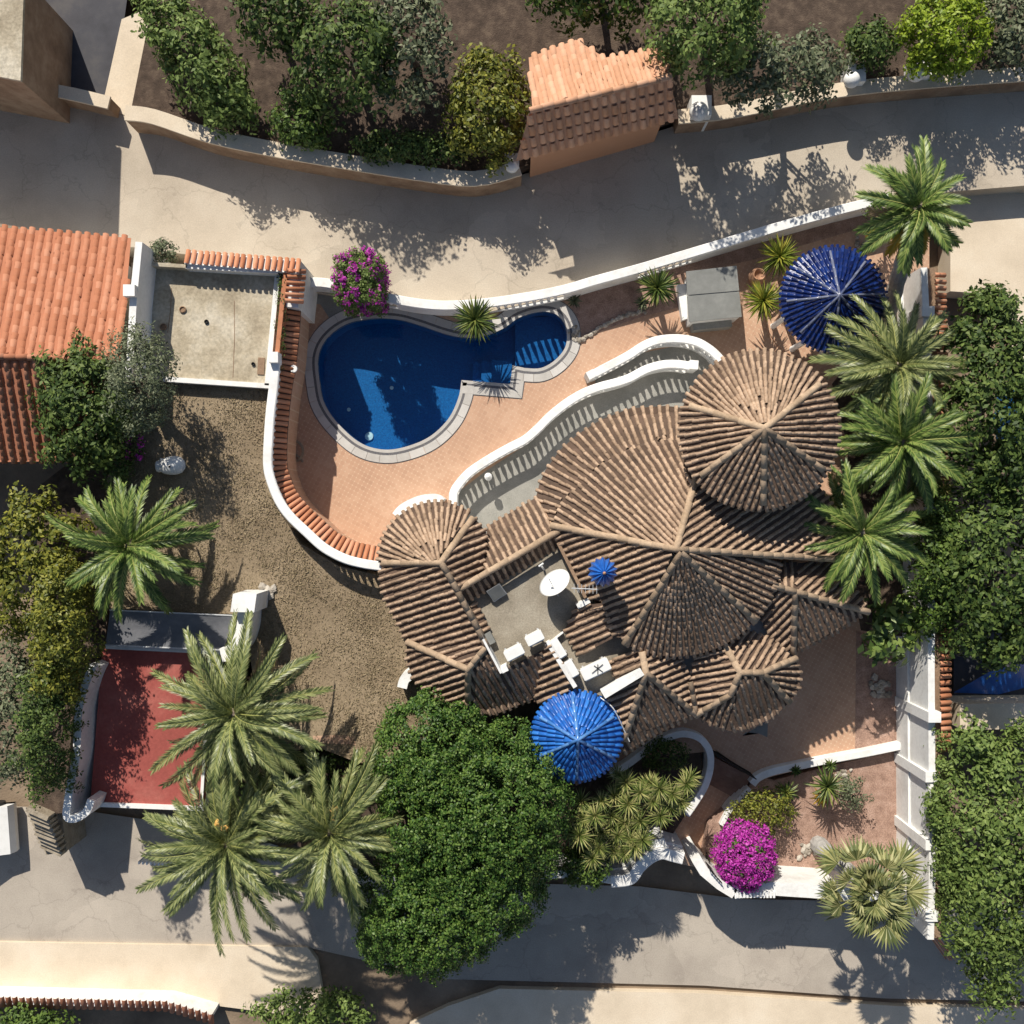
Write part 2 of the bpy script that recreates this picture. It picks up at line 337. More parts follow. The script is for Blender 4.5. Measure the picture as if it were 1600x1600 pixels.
# ------------------------------------------------------------------ ground, roads, terraces
ROADN = [(-700, 60), (-120, 130), (0, 140), (150, 165), (330, 228), (540, 265), (740, 292), (810, 275), (1060, 195), (1300, 152), (1600, 128), (2300, 60),
         (2300, 330), (1600, 290), (1480, 300), (1300, 345), (1100, 400), (930, 452), (760, 488), (610, 478), (470, 452), (440, 418), (200, 385), (0, 350), (-700, 330)]
g = MB(); g.prism(PP(ROADN, .25), -1.9); struct('road', g, M_road)
ROADS = [(-800, 1240), (100, 1262), (360, 1300), (620, 1375), (1000, 1385), (1160, 1405), (1480, 1410), (2300, 1420), (2300, 1580), (1380, 1560), (1100, 1540), (700, 1530), (480, 1480), (0, 1472), (-800, 1465)]
g = MB(); g.sheet(PP(ROADS, -1.5)); struct('road', g, M_road2)
g = MB(); g.prism(PP([(-800, 1465), (0, 1472), (480, 1480), (495, 1500), (505, 1560), (480, 1590), (250, 1560), (-800, 1556)], -1.38), -1.9); struct('pavement', g, M_walk)
g = MB(); g.prism(PP([(780, 1545), (1100, 1552), (1400, 1572), (2300, 1590), (2300, 1900), (700, 1900), (640, 1600), (700, 1572)], -1.38), -1.9); struct('pavement', g, M_walk)
# land north of the upper road
g = MB(); g.prism(PP([(-700, 40), (0, 132), (60, 138), (40, 0), (40, -300), (-700, -300)], .9), -1.9); struct('bank', g, M_ground)
g = MB(); g.prism(PP([(205, 170), (335, 214), (545, 252), (740, 278), (812, 262), (1060, 180), (1300, 140), (1600, 115), (2300, 50), (2300, -500), (150, -500), (235, 20)], .85), -1.9); struct('bank', g, M_soil)  # dark soil colour stands in for deep shade under the trees here
g = MB(); g.sheet(PP([(40, -300), (240, -300), (190, 60), (165, 168), (60, 146), (46, 0)], .27)); struct('courtyard', g, M_dark)
g = MB(); g.sheet(PP([(190, 30), (238, 10), (205, 172), (240, 190), (180, 176), (160, 165)], .275)); struct('path', g, M_walk)

POOL = [(500, 600), (497, 560), (510, 530), (540, 507), (580, 498), (620, 499), (655, 508), (690, 520), (720, 527), (752, 526), (785, 514), (812, 496), (845, 487), (870, 492), (884, 512), (884, 540), (868, 562), (845, 575), (820, 575)]
pool_a = spline([Vector((x, y, 0)) for x, y in POOL], 5)
pool_b = [Vector((801, 571, 0)), Vector((797, 600, 0)), Vector((723, 594, 0))]
pool_c = spline([Vector((x, y, 0)) for x, y in [(721, 594), (716, 622), (700, 655), (670, 683), (630, 699), (595, 702), (560, 690), (525, 658), (506, 628), (500, 600)]], 6)[:-1]
pool_px = pool_a + pool_b + pool_c
pool = [P(p.x, p.y, 0) for p in pool_px]
def area2(l): return sum(l[i].x*l[(i+1) % len(l)].y-l[(i+1) % len(l)].x*l[i].y for i in range(len(l)))
if area2(pool) < 0: pool.reverse()
TERR = [(452, 470), (470, 442), (560, 448), (700, 478), (850, 462), (1100, 392), (1385, 310), (1452, 318), (1452, 985), (1338, 985), (1230, 955), (900, 1080), (640, 1130), (560, 900), (470, 840), (436, 760), (436, 600)]
def offset_loop(loop, d):
    out = []; n = len(loop)
    for i in range(n):
        t1 = (loop[i]-loop[i-1]).normalized(); t2 = (loop[(i+1) % n]-loop[i]).normalized(); t = (t1+t2).normalized()
        nn = Vector((t.y, -t.x, 0)); k = 1/max(.6, nn.dot(Vector((t2.y, -t2.x, 0)))); out.append(loop[i]+nn*d*k)
    return out
hole = offset_loop(pool, .10)
g = MB(); g.sheet([Vector((-300, -300, -1.65)), Vector((300, -300, -1.65)), Vector((300, 300, -1.65)), Vector((-300, 300, -1.65))], [[Vector((p.x, p.y, -1.65)) for p in offset_loop(pool, .3)]])
struct('ground', g, M_ground)
g = MB(); tp = PP(TERR, 0); g.sheet(tp, [hole])
n0 = len(tp); g.add(tp+[Vector((p.x, p.y, -1.9)) for p in tp], [(i, n0+i, n0+(i+1) % n0, (i+1) % n0) for i in range(n0)])
terr = struct('terrace', g, M_terr)
g = MB(); g.prism(PP([(1338, 982), (1452, 980), (1420, 1168), (1300, 1190), (1200, 1215), (1176, 1212), (1120, 1173), (980, 1187), (900, 1228), (860, 1150), (880, 1050), (1230, 940)], -.6), -1.9); struct('courtyard', g, M_terr)
WALK = [(704, 800), (712, 772), (760, 735), (830, 690), (870, 640), (930, 600), (930, 585), (1000, 552), (1060, 540), (1100, 548), (1125, 575), (1110, 680), (985, 660), (880, 735), (850, 790), (760, 850)]
g = MB(); g.sheet(PP(WALK, .005)); struct('walkway', g, M_grey)
g = MB(); g.sheet(PP([(890, 468), (1060, 405), (1385, 312), (1385, 345), (1180, 405), (1070, 430), (1062, 480), (1005, 494), (935, 518), (908, 535)], .006)); struct('planting_bed', g, M_gravel)
g = MB(); g.sheet(PP([(452, 475), (470, 446), (530, 455), (545, 500), (520, 505), (500, 475)], .006)); struct('walkway', g, M_grey)
# south east gravel garden and south bed
g = MB(); g.prism(PP([(1108, 1290), (1160, 1240), (1185, 1213), (1210, 1219), (1300, 1196), (1415, 1170), (1440, 1180), (1445, 1420), (1290, 1402), (1190, 1396), (1140, 1375), (1098, 1350)], -.66), -1.9); struct('planting_bed', g, M_gravel)
g = MB(); g.prism(PP([(860, 1210), (980, 1190), (1055, 1150), (1095, 1165), (1100, 1215), (1070, 1275), (1040, 1320), (980, 1345), (900, 1365), (620, 1370), (560, 1330), (600, 1080)], -.65), -1.9); struct('planting_bed', g, M_soil)
g = MB(); g.prism([P(x, y, z) for x, y, z in [(1040, 1318, -1.3), (1075, 1265, -1.2), (1105, 1222, -1.2), (1180, 1222, -1.2), (1172, 1262, -1.2), (1125, 1292, -1.25), (1104, 1358, -1.45), (1062, 1350, -1.45), (1036, 1340, -1.4)]], -1.9); struct('path', g, M_terr)
# right hand gravel strip by the boundary wall
g = MB(); g.sheet(PP([(1338, 985), (1415, 1020), (1418, 1166), (1336, 1178)], -.594)); struct('planting_bed', g, M_gravel)
g = MB(); g.sheet(PP([(1300, 600), (1330, 560), (1420, 470), (1445, 470), (1445, 1000), (1345, 985), (1318, 830), (1325, 700)], .007)); struct('planting_bed', g, M_soil)
# lawn on the raised left side
def lz(py): return 2.25 - .4*max(0, min(1, (py-600)/550))
LAWN = [(205, 590), (425, 602), (418, 650), (416, 730), (430, 790), (470, 850), (530, 885), (595, 900), (620, 950), (640, 1010), (680, 1070), (670, 1150), (600, 1200), (555, 1190), (490, 1165), (440, 1180), (400, 1090), (390, 1020), (370, 960), (170, 950), (165, 760), (190, 650)]
g = MB(); g.prism([P(x, y, lz(y)) for x, y in LAWN], -1.9); struct('lawn', g, M_lawn)
g = MB(); g.sheet([P(x, y, lz(y)+.006) for x, y in [(488, 1146), (552, 1150), (556, 1164), (490, 1160)]]); struct('path', g, M_terr)
g = MB(); g.prism(PP([(300, 1250), (330, 1020), (400, 1090), (440, 1180), (560, 1165), (620, 1100), (640, 1370), (420, 1310)], 1.0), -1.9); struct('planting_bed', g, M_soil)
g = MB(); g.prism(PP([(60, 760), (190, 660), (165, 1000), (120, 1060), (100, 1270), (50, 1275)], 1.3), -1.9); struct('bank', g, M_soil)

# ------------------------------------------------------------------ roof tiling
def barrel(w0, w1, h, length, seg=5):
    """one curved cover tile: +Y runs down the slope, wider and higher at the lower end, closed lip"""
    vs = []; fs = []
    for (y, hw, lift) in ((-length*.5, w0/2, 0.0), (length*.5, w1/2, .018)):
        for k in range(seg+1):
            a = math.pi*k/seg; vs.append((-hw*math.cos(a), y, lift*math.sin(a)+h*math.sin(a)))
    n = seg+1
    for k in range(seg): fs.append((k, k+1, n+k+1, n+k))
    vs.append((0, length*.5, 0)); c = len(vs)-1
    for k in range(seg): fs.append((n+k, n+k+1, c))
    return vs, fs
TILE = barrel(.102, .126, .074, .27)
TILEB = barrel(.10, .12, .062, .30, 4)
COPT = barrel(.15, .17, .075, .42)
def frame(pos, ydir, nrm):
    y = ydir.normalized(); x = y.cross(nrm).normalized(); z = x.cross(y)
    return Matrix(((x.x, y.x, z.x, pos.x), (x.y, y.y, z.y, pos.y), (x.z, y.z, z.z, pos.z), (0, 0, 0, 1)))
rng = random.Random(7)
def jit(M, a=.016, b=.045):
    return M @ Matrix.Translation((rng.uniform(-a, a), rng.uniform(-a, a)*.8, rng.uniform(0, .008))) @ Matrix.Rotation(rng.uniform(-b, b), 4, 'Z')

def facet(poly, tiles, pans, d=None, fan=None, w=.218, c=.205):
    """poly: (px,py,z) seen in the photo; rows of tiles run along image direction d or away from a fan centre"""
    V = [P(*p) for p in poly]; flat = [Vector((v.x, v.y, 0)) for v in V]
    tri = tessellate_polygon([flat]); T = []
    for t in tri:
        a, b, cc = [V[i] for i in t]
        n = (b-a).cross(cc-a)
        if n.length < 1e-8: continue
        n.normalize(); n = n if n.z > 0 else -n; T.append((a, b, cc, n))
    pans.sheet(V)
    def surf(x, y):
        best = None; bd = 1e9
        for a, b, cc, n in T:
            det = (b.y-cc.y)*(a.x-cc.x)+(cc.x-b.x)*(a.y-cc.y)
            if abs(det) < 1e-9: continue
            l1 = ((b.y-cc.y)*(x-cc.x)+(cc.x-b.x)*(y-cc.y))/det; l2 = ((cc.y-a.y)*(x-cc.x)+(a.x-cc.x)*(y-cc.y))/det
            m = -min(l1, l2, 1-l1-l2)
            if m < bd: bd = m; best = (a.z-(n.x*(x-a.x)+n.y*(y-a.y))/n.z, n)
        return best
    rows = []
    if fan is None:
        dd = Vector((d[0], -d[1], 0)).normalized(); nn = Vector((-dd.y, dd.x, 0))
        us = [v.dot(nn) for v in flat]; k0 = math.ceil(min(us)/w); k1 = math.floor(max(us)/w)
        for k in range(k0, k1+1): rows.append((nn*(k*w), dd))
        ts = [v.dot(dd) for v in flat]; rng_t = (min(ts), max(ts))
    else:
        fc = P(*fan); fc.z = 0; cen = sum(flat, Vector())/len(flat); md = (cen-fc).length; step = w/md
        ref = math.atan2(cen.y-fc.y, cen.x-fc.x)
        angs = [(math.atan2(v.y-fc.y, v.x-fc.x)-ref+math.pi) % (2*math.pi)-math.pi for v in flat]
        k0 = math.ceil(min(angs)/step); k1 = math.floor(max(angs)/step)
        for k in range(k0, k1+1):
            a = ref+k*step; rows.append((fc, Vector((math.cos(a), math.sin(a), 0))))
        rng_t = (0, max((v-fc).length for v in flat))
    for o, dd in rows:
        t = rng_t[1]; started = None
        while t > rng_t[0]:
            q = o+dd*t
            if inside(flat, q.x, q.y):
                if started is None: started = t; t -= c*.35; continue
                z, n = surf(q.x, q.y); y3 = Vector((dd.x, dd.y, -(n.x*dd.x+n.y*dd.y)/n.z))
                tiles.append(jit(frame(Vector((q.x, q.y, z)), y3, n))); t -= c
            else: t -= .03
def sector(cx, cy, zc, ze, Rpx, a0, a1, k, tiles, pans, w=.218, c=.205, apex=None):
    """cone sector; angles in degrees, image right = 0, up = 90; rows run nearly parallel between two hips"""
    E = P(cx, cy, ze); Rm = Rpx*S*(D-ze)/D; a0 = R(a0); a1 = R(a1)
    A = Vector((E.x, E.y, zc)); n = max(2, int((a1-a0)/.12))
    vs = [A]+[E+Vector((Rm*math.cos(a0+(a1-a0)*i/n), Rm*math.sin(a0+(a1-a0)*i/n), 0)) for i in range(n+1)]
    pans.add(vs, [(0, i+1, i+2) for i in range(n)])
    mid = (a0+a1)/2; m = round((a1-a0)*Rm/w); sl = (zc-ze)/Rm
    for i in range(m):
        ph = a0+(a1-a0)*(i+.5)/m; ps = mid+k*(ph-mid); dd = Vector((math.cos(ps), math.sin(ps), 0)); st = Vector((Rm*math.cos(ph), Rm*math.sin(ph), 0))
        t = c*.35; spc = lambda r_: w*(1-k+k*r_/Rm)
        while True:
            q = st-dd*t; r = math.hypot(q.x, q.y); an = (math.atan2(q.y, q.x)-mid+math.pi) % (2*math.pi)-math.pi
            if r < .12 or abs(an) > (a1-a0)/2+.01 or q.dot(dd) < .05: break
            if i % 2 and spc(r) < .085+.01*((i//2) % 3): break
            if i % 4 and spc(r) < .045: break
            u = Vector((q.x/r, q.y/r, 0)); nr = Vector((u.x*sl, u.y*sl, 1)).normalized()
            y3 = Vector((dd.x, dd.y, -(nr.x*dd.x+nr.y*dd.y)/nr.z))
            tiles.append(jit(frame(E+Vector((q.x, q.y, zc-ze-sl*r)), y3, nr))); t += c
def ridge(p0, p1, out, step=.36):
    a = P(*p0) if not isinstance(p0, Vector) else p0; b = P(*p1) if not isinstance(p1, Vector) else p1
    d = b-a; n = max(1, round(d.length/step)); y = d.normalized()
    if y.z > 0: y = -y
    nr = Vector((0, 0, 1)); nr = (nr-y*nr.dot(y)).normalized()
    for i in range(n):
        out.append(jit(frame(a+d*((i+.5)/n)+Vector((0, 0, .035)), y, nr), .008, .02))
def emit(tiles, tmpl, name, m, parent, limit=300, stuff='roof_tiles', key=None, smooth=True):
    tv, tf = tmpl
    me = bpy.data.meshes.new(name); me.from_pydata(tv, [], tf); me.materials.append(m)
    if smooth: me.polygons.foreach_set('use_smooth', [True]*len(me.polygons))
    order = sorted(tiles, key=key or (lambda M: -M.translation.z))
    for M in order[:limit]:
        o = bpy.data.objects.new(name, me); C.objects.link(o); o.matrix_basis = M; adopt(o, parent)
    rest = order[limit:]
    if rest:
        A = np.array(tv); V = []; F = []
        for i, M in enumerate(rest):
            m_ = np.array(M); V.append(A @ m_[:3, :3].T + m_[:3, 3])
            F.extend([tuple(j+i*len(tv) for j in f) for f in tf])
        o = link(stuff, mesh_np(stuff, np.concatenate(V), F), m, parent, smooth); o['kind'] = 'stuff'
def mesh_np(name, V, F):
    me = bpy.data.meshes.new(name); me.from_pydata(V.tolist(), [], F); me.update(); return me

# ------------------------------------------------------------------ the house
house = thing('villa', 'white villa with brown barrel-tiled hip roofs, round tower roof and small blue dome', 'house', P(980, 930, 0))
tiles = []; pans = MB(); ridges = []
A = (1056, 858, 4.72)
NW = (862, 821, 3.75); NN = (1096, 715, 4.2); EE = (1300, 873, 3.6); SE = (1178, 967, 3.75); SW = (979, 998, 3.75)
facet([A, NN, (1100, 690, 4.15), (1057, 687, 4.0), (1015, 692, 3.95), (980, 705, 3.9), (940, 727, 3.85), (907, 757, 3.8), (880, 783, 3.75), NW], tiles, pans, fan=(1180, 985, 4))
facet([A, EE, (1333, 848, 3.45), (1318, 815, 3.5), (1280, 760, 3.6), (1180, 700, 3.9), NN], tiles, pans, d=(.84, -.54))
facet([A, NW, (868, 838, 3.65), (895, 890, 3.6), (922, 936, 3.55), (943, 940, 3.7), (958, 995, 3.7), SW], tiles, pans, d=(-.925, .38))
sc = (1056, 862)
sector(sc[0], sc[1], 4.72, 3.75, 164, 241, 319, .8, tiles, pans)
sector(sc[0], sc[1], 4.72, 3.75, 164, 319, 355, .25, tiles, pans)
Aw = P(*A)
for e in (NW, NN, EE): ridge(A, e, ridges)
for an in (241, 319):
    E = P(sc[0], sc[1], 3.75); Rm = 164*S*(D-3.75)/D
    ridge(Vector((E.x, E.y, 4.72)), E+Vector((Rm*math.cos(R(an)), Rm*math.sin(R(an)), 0)), ridges)
# lower skirt roof above the walkway
facet([(838, 775, 2.95), (843, 755, 2.9), (852, 735, 2.9), (875, 703, 2.9), (902, 679, 2.9), (940, 655, 2.9), (985, 638, 2.9), (1040, 634, 2.9), (1090, 640, 2.9), (1095, 690, 3.8), (1057, 689, 3.78), (1015, 694, 3.75), (980, 707, 3.7), (940, 729, 3.65), (907, 759, 3.6), (880, 785, 3.55), (866, 824, 3.55)], tiles, pans, fan=(1046, 850, 3))
facet([(750, 905, 3.4), (762, 822, 2.95), (838, 777, 2.95), (866, 828, 3.65), (716, 921, 3.75)], tiles, pans, d=(-.46, -.89))
ridge((716, 921, 3.78), (872, 830, 3.7), ridges)
facet([(716, 921, 3.75), (868, 832, 3.68), (884, 848, 3.3), (730, 940, 3.35)], tiles, pans, d=(.46, .89))
# left wing
L1 = (689, 879, 4.0); Lm = (714, 922, 4.0); L3 = (761, 1010, 3.9); L2 = (731, 1046, 3.85)
Lc = (682, 874)
sector(683, 876, 4.0, 3.25, 92, 55, 182, .85, tiles, pans)
facet([L1, (741, 808, 3.3), (760, 832, 3.25), (757, 870, 3.3), (750, 900, 3.35), Lm], tiles, pans, d=(.93, -.37))
facet([L1, (598, 880, 3.25), (592, 900, 3.25), (600, 935, 3.25), (616, 965, 3.25), (636, 1003, 3.25), L2, L3, Lm], tiles, pans, d=(-.95, .33))
facet([L2, (636, 1003, 3.25), (635, 1030, 3.15), (645, 1062, 3.1), (690, 1098, 3.1), (731, 1110, 3.1)], tiles, pans, d=(-.92, .38))
facet([L2, (731, 1112, 3.0), (772, 1117, 3.0), (834, 1092, 3.0), (851, 1014, 3.55), (784, 1048, 3.75), L3], tiles, pans, d=(.47, .88))
facet([(851, 1014, 3.55), (862, 1002, 3.6), (898, 1068, 3.5), (878, 1090, 3.2), (834, 1097, 3.0)], tiles, pans, d=(-.9, .42))
facet([(733, 946, 3.3), (742, 940, 3.2), (764, 982, 3.2), (754, 992, 3.3)], tiles, pans, d=(.9, -.42))
for a, b in ((L1, (600, 880, 3.3)), (L1, (738, 810, 3.3)), (L1, Lm), (Lm, L3), (L3, L2), (L2, (637, 1003, 3.3)), (L2, (731, 1110, 3.1))): ridge(a, b, ridges)
# pieces around the flat roof
facet([(882, 984, 3.3), (904, 1025, 3.3), (958, 997, 3.65), (943, 942, 3.65), (900, 947, 3.4)], tiles, pans, d=(-.9, .42))
facet([(950, 1035, 3.2), (1003, 1012, 3.6), (1006, 1045, 3.6), (962, 1062, 3.2)], tiles, pans, d=(-.9, .42))
# gable bottom centre
G1 = (1009, 1051, 3.72); G0 = (1003, 1020, 3.72); V1 = (1088, 1117, 2.95)
facet([G1, V1, (1050, 1134, 2.9), (1010, 1156, 2.9), (972, 1180, 2.9), (977, 1150, 3.1)], tiles, pans, d=(.47, .88))
facet([G1, G0, (1060, 1020, 3.5), (1078, 1062, 3.15), V1], tiles, pans, d=(.93, -.36))
facet([G1, (977, 1150, 3.1), (950, 1120, 3.1), (944, 1084, 3.3), (1005, 1050, 3.7)], tiles, pans, d=(-.9, .42))
for a, b in ((G1, (976, 1155, 3.1)), (G1, V1), (G1, G0)): ridge(a, b, ridges)
# round ended wing bottom right
B1 = (1156, 1051, 3.6); B2 = (1191, 1051, 3.6); B3 = (1141, 1085, 3.52); BN = (1128, 1000, 3.5); BE = (1242, 1029, 3.1)
facet([B1, BN, (1170, 985, 3.3), (1202, 996, 3.1), (1236, 1026, 3.1), BE, B2], tiles, pans, d=(.6, -.8))
facet([B1, B3, V1, (1078, 1062, 3.15), (1090, 1010, 3.5), BN], tiles, pans, d=(-.97, .24))
facet([B2, BE, (1250, 1050, 2.95), (1250, 1075, 2.95), (1233, 1098, 2.95)], tiles, pans, fan=(1090, 1035, 3))
facet([B1, B2, (1233, 1098, 2.95), (1205, 1123, 2.95), (1168, 1139, 2.95), (1140, 1142, 2.95), (1148, 1085, 3.5), B3], tiles, pans, d=(.36, .93))
facet([B3, (1148, 1085, 3.51), (1140, 1142, 2.95), (1110, 1132, 2.95), V1], tiles, pans, d=(-.2, .98))
for a, b in ((B1, BN), (B1, B2), (B2, BE), (B1, B3), (B3, V1), (B2, (1233, 1096, 3.0)), ((1078, 1064, 3.15), V1)): ridge(a, b, ridges)
# right wing
W0 = (1205, 913, 3.7); W1 = (1356, 956, 3.05); W2 = (1242, 925, 3.55); W3 = (1239, 1022, 2.95)
facet([W0, (1190, 880, 3.4), (1245, 878, 3.3), (1247, 921, 3.5)], tiles, pans, d=(.02, -1))
facet([W2, (1246, 880, 3.3), (1296, 874, 3.1), (1314, 880, 3.0), (1336, 920, 3.0), W1], tiles, pans, d=(.78, -.62))
facet([W2, W1, (1300, 990, 2.85), W3], tiles, pans, d=(.45, .89))
facet([W2, W3, (1204, 994, 3.1), (1185, 960, 3.3), (1195, 925, 3.55), W0], tiles, pans, d=(-.66, .75))
for a, b in ((W0, W2), (W2, W1), (W2, W3)): ridge(a, b, ridges)
# round tower roof
tw = (1186, 672); tz0, tz1, tr = 5.0, 5.62, 124.5
for a0, a1, kk in ((37, 161, .85), (161, 218, .4), (218, 273, .4), (273, 328, .4), (328, 397, .4)): sector(tw[0], tw[1], tz1, tz0, tr, a0, a1, kk, tiles, pans)
E = P(tw[0], tw[1], tz0); Rm = tr*S*(D-tz0)/D
for an in (37, 161, 218, 273, 328):
    ridge(Vector((E.x, E.y, tz1)), E+Vector((Rm*.93*math.cos(R(an)), Rm*.93*math.sin(R(an)), (tz1-tz0)*.07)), ridges)
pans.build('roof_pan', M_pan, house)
emit(tiles, TILE, 'roof_tile', M_tile, house)
emit(ridges, barrel(.20, .22, .10, .42), 'ridge_tile', M_ridge, house)
print('house tiles', len(tiles), 'ridge', len(ridges))
# blue dome at the entrance
btiles = []; bp_ = MB(); br = []
dc = (901, 1150); dz0, dz1, dr = 3.3, 3.85, 70
hp = [28, 96, 152, 208, 270, 330, 388]
for a0, a1 in zip(hp[:-1], hp[1:]): sector(dc[0], dc[1], dz1, dz0, dr, a0, a1, .6, btiles, bp_, w=.175, c=.26)
E = P(dc[0], dc[1], dz0); Rm = dr*S*(D-dz0)/D
for an in hp[:-1]: ridge(Vector((E.x, E.y, dz1)), E+Vector((Rm*.9*math.cos(R(an)), Rm*.9*math.sin(R(an)), .055)), br, .3)
bp_.build('dome_pan', M_blue2, house)
emit(btiles, TILEB, 'blue_tile', M_blue2, house, 300, 'blue_tiles'); emit(br, barrel(.11, .12, .07, .34, 4), 'blue_ridge_tile', M_blue2r, house)
g = MB(); g.lathe(E+Vector((0, 0, -5.1)), [(Rm*.78, 0), (Rm*.78, 5.05)], 28); g.build('dome_wall', M_white, house, True)
# walls under the roofs
def wallp(pts, z1, z0=-1.9):
    g = MB(); g.prism(PP([(x, y) for x, y in pts], z1), z0); return g.build('wall', M_white, house)
wallp([(880, 800), (900, 725), (950, 690), (1000, 672), (1080, 668), (1150, 700), (1270, 790), (1280, 850), (1200, 870), (1190, 920), (1150, 975), (1060, 1005), (985, 980), (900, 900)], 2.9)
wallp([(612, 890), (630, 835), (680, 805), (730, 825), (760, 860), (850, 805), (875, 850), (740, 930), (770, 1000), (800, 1040), (820, 1080), (730, 1085), (665, 1060), (650, 1000)], 3.0)
wallp([(910, 1030), (1000, 990), (1090, 985), (1200, 960), (1225, 895), (1300, 895), (1335, 950), (1250, 1000), (1230, 1060), (1200, 1100), (1150, 1120), (1090, 1098), (1000, 1135), (930, 1150), (900, 1090)], 2.75)
for pts, z in (([A, EE, SE], 0),): pass
E = P(tw[0], tw[1], tz0); g = MB(); g.lathe(Vector((E.x, E.y, -.4)), [(Rm0 := tr*S*(D-tz0)/D*.80, 0), (Rm0, tz0+.35)], 40); g.build('tower_wall', M_white, house, True)
for an in (95, 140, 185, 5, 320, 50):
    d = Vector((math.cos(R(an)), math.sin(R(an)), 0)); g = MB()
    g.box(Vector((E.x, E.y, 4.25))+d*(Rm0-.01), (.08, .62, .9), R(an)); f = g.build('window', M_wood, house)
    g = MB(); g.box(Vector((E.x, E.y, 4.25))+d*(Rm0+.03), (.03, .52, .8), R(an)); g.build('pane', M_glass, f)
# flat roof with its parapets
g = MB(); g.prism(PP([(722, 932), (868, 846), (925, 936), (985, 1000), (1006, 1052), (944, 1088), (898, 1078), (850, 1016), (786, 1050)], 3.12), 2.6); g.build('flat_roof', M_patio, house)
def parapet(pts, zt, zb, wd, name='parapet', m=M_white):
    g = MB(); g.sweep(PP(pts, zt), [(-wd/2, 0), (wd/2, 0), (wd/2, zb-zt), (-wd/2, zb-zt)]); return g.build(name, m, house)
parapet([(716, 925), (783, 1052)], 4.06, 3.0, .07); parapet([(783, 1049), (793, 1044)], 3.9, 3.0, .16)
parapet([(856, 1004), (899, 1074)], 3.62, 3.0, .14); parapet([(943, 1087), (1004, 1050)], 3.85, 3.0, .22)
parapet([(902, 948), (921, 938)], 3.62, 3.0, .16); parapet([(852, 1010), (880, 988)], 3.36, 3.1, .04)
parapet([(872, 848), (915, 934)], 3.72, 3.05, .10, 'parapet', M_brown)
# eave wall stub by the lawn
g = MB(); g.sweep(spline(PP([(628, 1075), (632, 1062), (642, 1055), (652, 1056)], 2.9), 5), [(-.16, 0), (.16, 0), (.16, -1.3), (-.16, -1.3)]); g.build('buttress', M_white, house)
g = MB(); g.sweep(spline(PP([(618, 806), (630, 793), (655, 781), (680, 778), (690, 784)], 1.15), 5), [(-.14, 0), (.14, 0), (.14, -1.4), (-.14, -1.4)]); g.build('porch_wall', M_rail, house)
# chimney with blue cupola
cb = P(942, 894, 5.15)
g = MB(); g.lathe(Vector((cb.x, cb.y, 3.8)), [(.27, 0), (.27, .95), (.30, .97), (.30, 1.05)], 16); ch = g.build('chimney', M_white, house, False)
for k in range(6):
    a = k*math.pi/3; g = MB(); g.box(Vector((cb.x+.24*math.cos(a), cb.y+.24*math.sin(a), 4.98)), (.07, .07, .3), a); g.build('chimney_post', M_white, ch)
g = MB(); seg = 28; prof = [(.46, 0), (.40, .16), (.26, .34), (.12, .46), (.03, .52)]; vs = []; fs = []
for r, z in prof:
    for k in range(seg):
        a = 2*math.pi*k/seg; q = r*(1.0 if k % 2 else .82); vs.append((cb.x+q*math.cos(a), cb.y+q*math.sin(a), 5.1+z+(0 if k % 2 else -.03)))
for i in range(len(prof)-1):
    for k in range(seg): fs.append((i*seg+k, i*seg+(k+1) % seg, (i+1)*seg+(k+1) % seg, (i+1)*seg+k))
fs.append(tuple(range((len(prof)-1)*seg, len(prof)*seg))); g.add(vs, fs); cu = g.build('cupola', M_blue2, ch)
g = MB(); g.lathe(Vector((cb.x, cb.y, 5.60)), [(.02, 0), (.05, .04), (.05, .08), (.01, .13)], 8); g.build('finial', M_clay, ch)

# things on the flat roof
def ac_unit(a, b, z, wd, label, h=.42):
    p, q = P(*a, z+h), P(*b, z+h); d = q-p; ln = d.length; an = math.atan2(d.y, d.x); c = (p+q)/2
    t = thing('air_conditioner', label, 'air conditioner', Vector((c.x, c.y, z)), 'air conditioning units on the flat roof')
    bm = bmesh.new(); bmesh.ops.create_cube(bm, size=1); bmesh.ops.scale(bm, vec=(ln, wd, h), verts=bm.verts); bmesh.ops.bevel(bm, geom=bm.edges[:], offset=.035, segments=2, affect='EDGES')
    bmesh.ops.transform(bm, matrix=Matrix.Translation((c.x, c.y, z+h/2+.06)) @ Matrix.Rotation(an, 4, 'Z'), verts=bm.verts)
    me = bpy.data.meshes.new('casing'); bm.to_mesh(me); bm.free(); link('casing', me, M_plastic, t)
    for s_ in (-.36, .36):
        g = MB(); g.box(c+Vector((math.cos(an)*ln*s_, math.sin(an)*ln*s_, -h+.03)), (.06, wd+.06, .06), an); g.build('bracket', M_metal, t)
    sd_ = Vector((math.sin(an), -math.cos(an), 0))
    g = MB(); g.lathe(Vector((c.x, c.y, z+h/2+.06))+sd_*(wd/2+.004)+Vector((math.cos(an), math.sin(an), 0))*ln*.12, [(h*.36, -.01), (h*.36, .012), (h*.08, .016)], 16, Matrix.Rotation(an-math.pi/2, 4, 'Z') @ Matrix.Rotation(math.pi/2, 4, 'Y')); g.build('fan_grille', M_black, t)
    return t
ac_unit((790, 1027), (817, 1013), 3.45, .36, 'white air conditioner at the lower left end of the flat roof edge')
ac_unit((823, 1004), (848, 991), 3.45, .34, 'white air conditioner with rounded casing, second from the left edge')
ac_unit((864, 1000), (881, 1027), 3.2, .28, 'narrow white air conditioner below the satellite dish, upper of two in line')
ac_unit((886, 1033), (900, 1057), 3.2, .28, 'narrow white air conditioner next to the long white box, lower of two')
t = ac_unit((910, 1056), (952, 1036), 3.3, .42, 'long flat white air conditioner with wire cross on top near the blue dome', .3)
g = MB()
